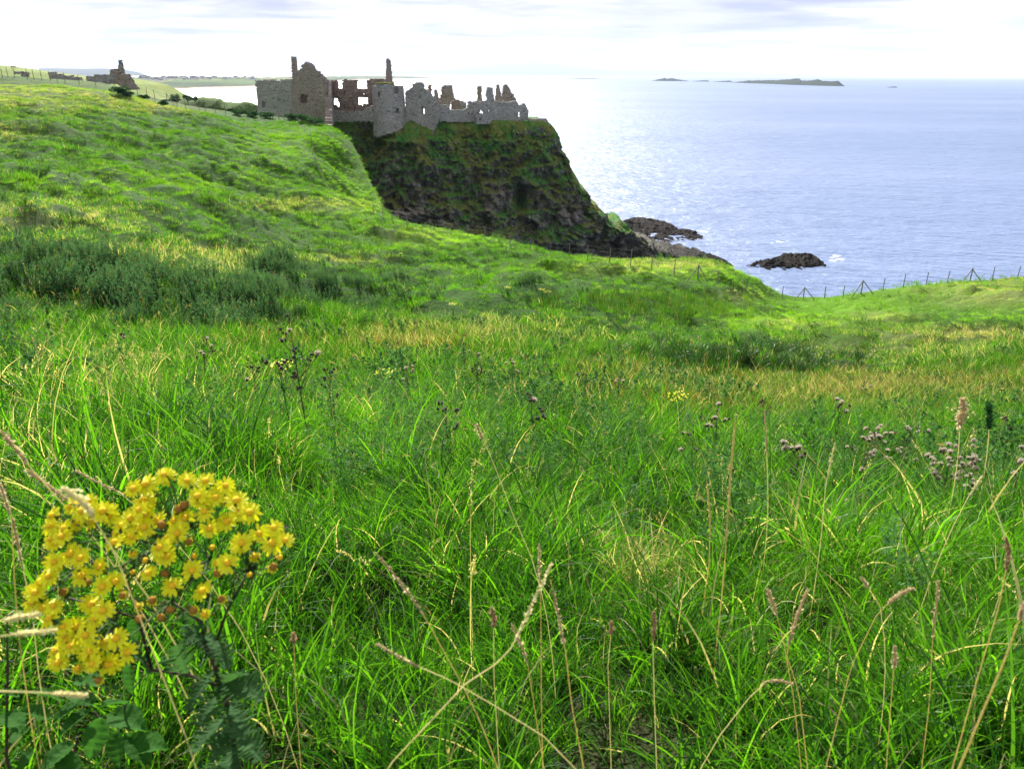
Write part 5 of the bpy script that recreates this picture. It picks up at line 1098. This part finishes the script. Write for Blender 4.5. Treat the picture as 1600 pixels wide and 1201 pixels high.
for i, a in enumerate([(603,632,.5,'little yellow ragwort in the meadow right of the tallest thistle'),(449,625,.5,'yellow ragwort showing just left of the tallest thistle'),(708,497,.6,'yellow ragwort in the scrub above the meadow centre'),(1056,660,.45,'lone yellow ragwort before the rusty band at centre right'),
        (856,474,.6,'yellow ragwort by the dark hummock below the clifftop fence'),(846,468,.5,'yellow ragwort left of the one by the dark hummock'),(326,232,.7,'yellow ragwort high on the left hill'),(627,412,.5,'yellow ragwort on the slope under the cliff base'),(935,462,.5,'yellow ragwort beside the brown bank'),(793,468,.5,'yellow ragwort at the left foot of the dark hummock')]):
    small_ragwort(*a, seed=i)

# tall seeding grass stems close to the camera, traced one by one
headm = M['seed']; strawm = M['straw']; tan = simple('ripe_stem', (0.72, 0.62, 0.24), 0.6, 0.25, 40, .5); brownh = simple('brown_seed_head', (0.50, 0.34, 0.19), 0.85, 0.35, 300, .5)
def seeding(pts, Y, head, label, seed, r0=.0014, hm=None, sm=None, fat=.005, dens=110, sz=.006, Ytop=None):
    """pts: photo pixels from tip to base; head: (start, end) share of the stem bearing seed"""
    p = np.array(pts, float); s = np.concatenate([[0], np.cumsum(np.hypot(*np.diff(p, axis=0).T))]); s /= s[-1]; k = np.linspace(0, 1, 14); Yt = Ytop or Y
    q = [P(np.interp(u, s, p[:, 0]), np.interp(u, s, p[:, 1]), Yt + (Y - Yt)*u) for u in k]; g = q[-1]; gz = float(H(g[0], g[1])); ext = []; dd = (q[-1] - q[-3])/np.linalg.norm(q[-1] - q[-3]); cur = g.copy(); st_ = max(.05, (g[2] - gz)/5)
    for i_ in range(9):
        if cur[2] < gz - .02: break
        dd = dd*.72 + np.array([0, 0, -.28]); dd /= np.linalg.norm(dd); cur = cur + dd*st_; ext.append(cur.copy())
    t_ = thing('seed_head_stalk', (0, 0, 0), label, 'grass stem', 'tall seeding grasses near the camera'); b = MB(); allp = q + ext; b.tube(allp, r0*.5, r0, 5); b.build('stem', sm or strawm, t_, True)
    r_ = np.random.default_rng(seed); u = r_.uniform(head[0], head[1], dens); qa = np.array(q); m_ = np.stack([np.interp(u, k, qa[:, i]) for i in range(3)], -1); env = np.sin(np.pi*np.clip((u - head[0])/(head[1] - head[0]), .03, .97))**.6*(.7 + .3*np.sin(u*160))
    m_ += r_.normal(size=(dens, 3))*fat*.5*env[:, None]; ax = qa[0] - qa[4]; ax /= np.linalg.norm(ax)
    V, F, A_ = leaf_quads(m_, sz, 2.2, seed, 0.3); b = MB(); b.add(V, F); b.tube([np.array([np.interp(w_, k, qa[:, i]) for i in range(3)]) for w_ in np.linspace(*head, 9)], [fat*.12] + [fat*.33*random.uniform(.7, 1.2) for _ in range(7)] + [fat*.1], n=6); b.build('seed_head', hm or headm, t_)
SEEDS = [
 ([(862,880),(838,930),(815,980),(800,1010),(776,1036),(727,1068)], .80, (0,.55), 'pale straw stem with a kink, brightest one at bottom centre', .0012, 'p', None, .003),
 ([(585,862),(610,890),(636,922),(665,965),(695,1020),(722,1068),(752,1130),(778,1200)], .95, (0,.32), 'orange stem with a long narrow seed head slanting up to the left at centre', .0013, None, 't', .004),
 ([(588,1005),(640,1035),(700,1060),(770,1100),(850,1150)], .85, (0,.25), 'straw stem lying low across the kinked pale one', .0012, None, None, .003),
 ([(1150,648),(1143,720),(1138,790),(1134,860),(1128,930)], 1.9, (0,.75), 'tallest yellow feathery stem standing upright right of centre', .0022, 't', 't', .009),
 ([(1104,750),(1110,810),(1108,880),(1100,940)], 2.1, (0,.5), 'shorter yellow stem just left of the tallest feathery one', .002, 't', 't', .007),
 ([(1262,920),(1250,950),(1238,985),(1228,1020),(1248,1080),(1262,1200)], 1.15, (0,.32), 'curved stem with a knobbly tan head, bottom right of centre', .0013, None, 't', .008),
 ([(1199,920),(1206,938),(1214,962),(1224,1000),(1240,1090),(1252,1200)], 1.2, (0,.15), 'stem with a short fat tan head just left of the knobbly one', .0012, None, 't', .009),
 ([(1572,838),(1577,860),(1573,884),(1560,950),(1530,1050),(1488,1200)], 1.0, (0,.14), 'tall stem with a brown cylindrical head near the right edge', .0014, 'b', 't', .008),
 ([(1602,940),(1570,1030),(1540,1100),(1498,1200)], .75, (0,.1), 'thick blurred yellow stem slanting at the right edge', .0018, None, 't', .004),
 ([(1021,955),(1023,975),(1020,1000),(1022,1080),(1026,1200)], 1.15, (0,.18), 'upright stem with a slim brown head at the bottom right of centre', .0012, 'b', None, .008),
 ([(768,948),(772,962),(771,980),(772,1060),(780,1200)], 1.2, (0,.13), 'stem with a small pointed brown head above the kinked pale one', .0011, 'b', None, .010),
 ([(955,970),(955,985),(950,1040),(955,1200)], 1.25, (0,.09), 'stem with a round brown head between two slim ones', .0011, 'b', None, .009),
 ([(860,905),(872,960),(884,1020),(893,1100),(912,1200)], .95, (.05,.35), 'leaning tan stem right behind the kinked pale one', .0013, None, 't', .004),
 ([(800,975),(812,1000),(824,1035),(850,1200)], 1.1, (0,.28), 'short-headed tan stem crossing the pale kinked one', .0011, None, 't', .006),
 ([(842,850),(845,950),(846,1100),(848,1200)], 1.0, (0,.2), 'thin straight yellow stem rising behind the kinked one', .001, None, 't', .003),
 ([(0,672),(20,695),(48,730),(90,778),(140,830),(190,900)], .95, (.0,.22), 'stem with a pale head poking in at the left edge', .0012, None, None, .006),
 ([(42,733),(62,748),(88,768),(108,782),(160,835),(230,930)], 1.0, (0,.32), 'stem with a long lumpy head above the ragwort, upper of two', .0013, None, None, .008),
 ([(98,762),(118,775),(140,795),(150,815),(172,850),(190,890)], .66, (0,.42), 'blurred pinkish head touching the left ragwort flowers, lower of two', .0007, 'p', None, .008),
 ([(118,735),(150,752),(188,770),(260,830)], 1.3, (0,.5), 'slender straw head lying back just above the ragwort flowers', .001, None, None, .004),
 ([(62,958),(30,964),(-30,975)], .55, (0,.6), 'pale stem reaching in from the left beside the ragwort, topmost of three', .0009, 'p', None, .002),
 ([(88,984),(40,988),(-30,998)], .55, (0,.6), 'pale stem reaching in from the left beside the ragwort, middle of three', .0009, 'p', None, .002),
 ([(134,1086),(60,1081),(-30,1078)], .55, (0,.3), 'pale stem reaching in from the left beside the ragwort, lowest of three', .0009, 'p', None, .0015),
 ([(18,805),(26,840),(34,880),(50,950),(60,1050)], 1.0, (0,.35), 'short straw stem with double head at the left edge', .0011, None, None, .005),
 ([(0,755),(18,810),(22,900),(30,1000)], .9, (0,.2), 'thin tan stem standing at the very left edge', .001, None, 't', .003),
 ([(744,662),(750,676),(770,720),(800,800),(830,870)], 1.7, (0,.12), 'thin stem with a small pale head in the middle of the meadow', .0012, None, None, .009),
 ([(1428,918),(1412,924),(1398,932),(1370,960),(1330,1040),(1290,1200)], 1.1, (0,.15), 'stem bending right with a pale tan head, lower right', .0012, None, 't', .009),
 ([(1465,905),(1464,940),(1458,985),(1452,1100),(1440,1200)], 1.2, (0,.3), 'upright stem with a long slim head at lower right', .0011, None, 't', .006),
 ([(1345,902),(1352,910),(1375,945),(1382,1000)], 1.4, (0,.2), 'small pale head nodding left at lower right', .001, None, None, .007),
 ([(1398,1008),(1398,1030),(1392,1100),(1385,1200)], 1.1, (0,.18), 'short upright stem with a stubby tan head at lower right', .0011, None, 't', .008),
 ([(1305,690),(1298,720),(1290,760),(1284,830)], 2.3, (0,.4), 'pale upright head among the green herbs left of the thistledown', .0016, 'p', None, .008),
 ([(1536,742),(1524,760),(1512,778),(1490,820)], 2.2, (0,.45), 'pale head leaning over right of the densest thistledown', .0016, 'p', None, .009),
 ([(1194,640),(1196,665),(1198,700),(1200,780)], 2.6, (0,.5), 'slim greenish head standing behind the right-hand herbs', .0016, None, None, .008),
 ([(458,988),(459,1000),(462,1080),(470,1200)], 1.15, (0,.08), 'thin stem with a tiny dark head right of the ragwort stem', .001, 'b', 't', .007),
 ([(1240,1068),(1215,1062),(1198,1064),(1170,1090)], 1.15, (0,.6), 'horizontal pale head low in the grass at lower right', .001, None, None, .005),
 ([(1503,622),(1505,640),(1500,660),(1498,700)], 4.0, (0,.6), 'fat tan plume standing at the far right of the meadow', .003, None, None, .045),
 ([(1545,628),(1546,650),(1545,680)], 4.2, (0,.8), 'grey-green spire just right of the fat tan plume', .003, 'g', None, .05)]
for i, (pts, Y, hd, lb, r0, hm, sm, fat) in enumerate(SEEDS):
    seeding(pts, Y, hd, lb, i, r0, {'p': strawm, 't': tan, 'b': brownh, 'g': M['herb'], None: None}[hm], {'t': tan, None: None}[sm], fat, dens=260 if fat > .03 else 120, sz=max(.005, min(.02, fat*.8)) if fat > .03 else .0055)

# ------------------------------------------------------------ sea air
m, t = new_mat('sea_haze')
t.n('ShaderNodeOutputMaterial', {'Volume': t.n('ShaderNodeVolumePrincipled', {'Color': (0.74, 0.83, 1.0, 1), 'Density': 3.6e-5, 'Anisotropy': 0.0}).outputs[0]})
b = MB(); b.box((0, 0, 397), (61000, 61000, 403)); b.build('haze', m, kind='stuff', label='thin pale sea haze fading the far coast and islands', cat='haze')
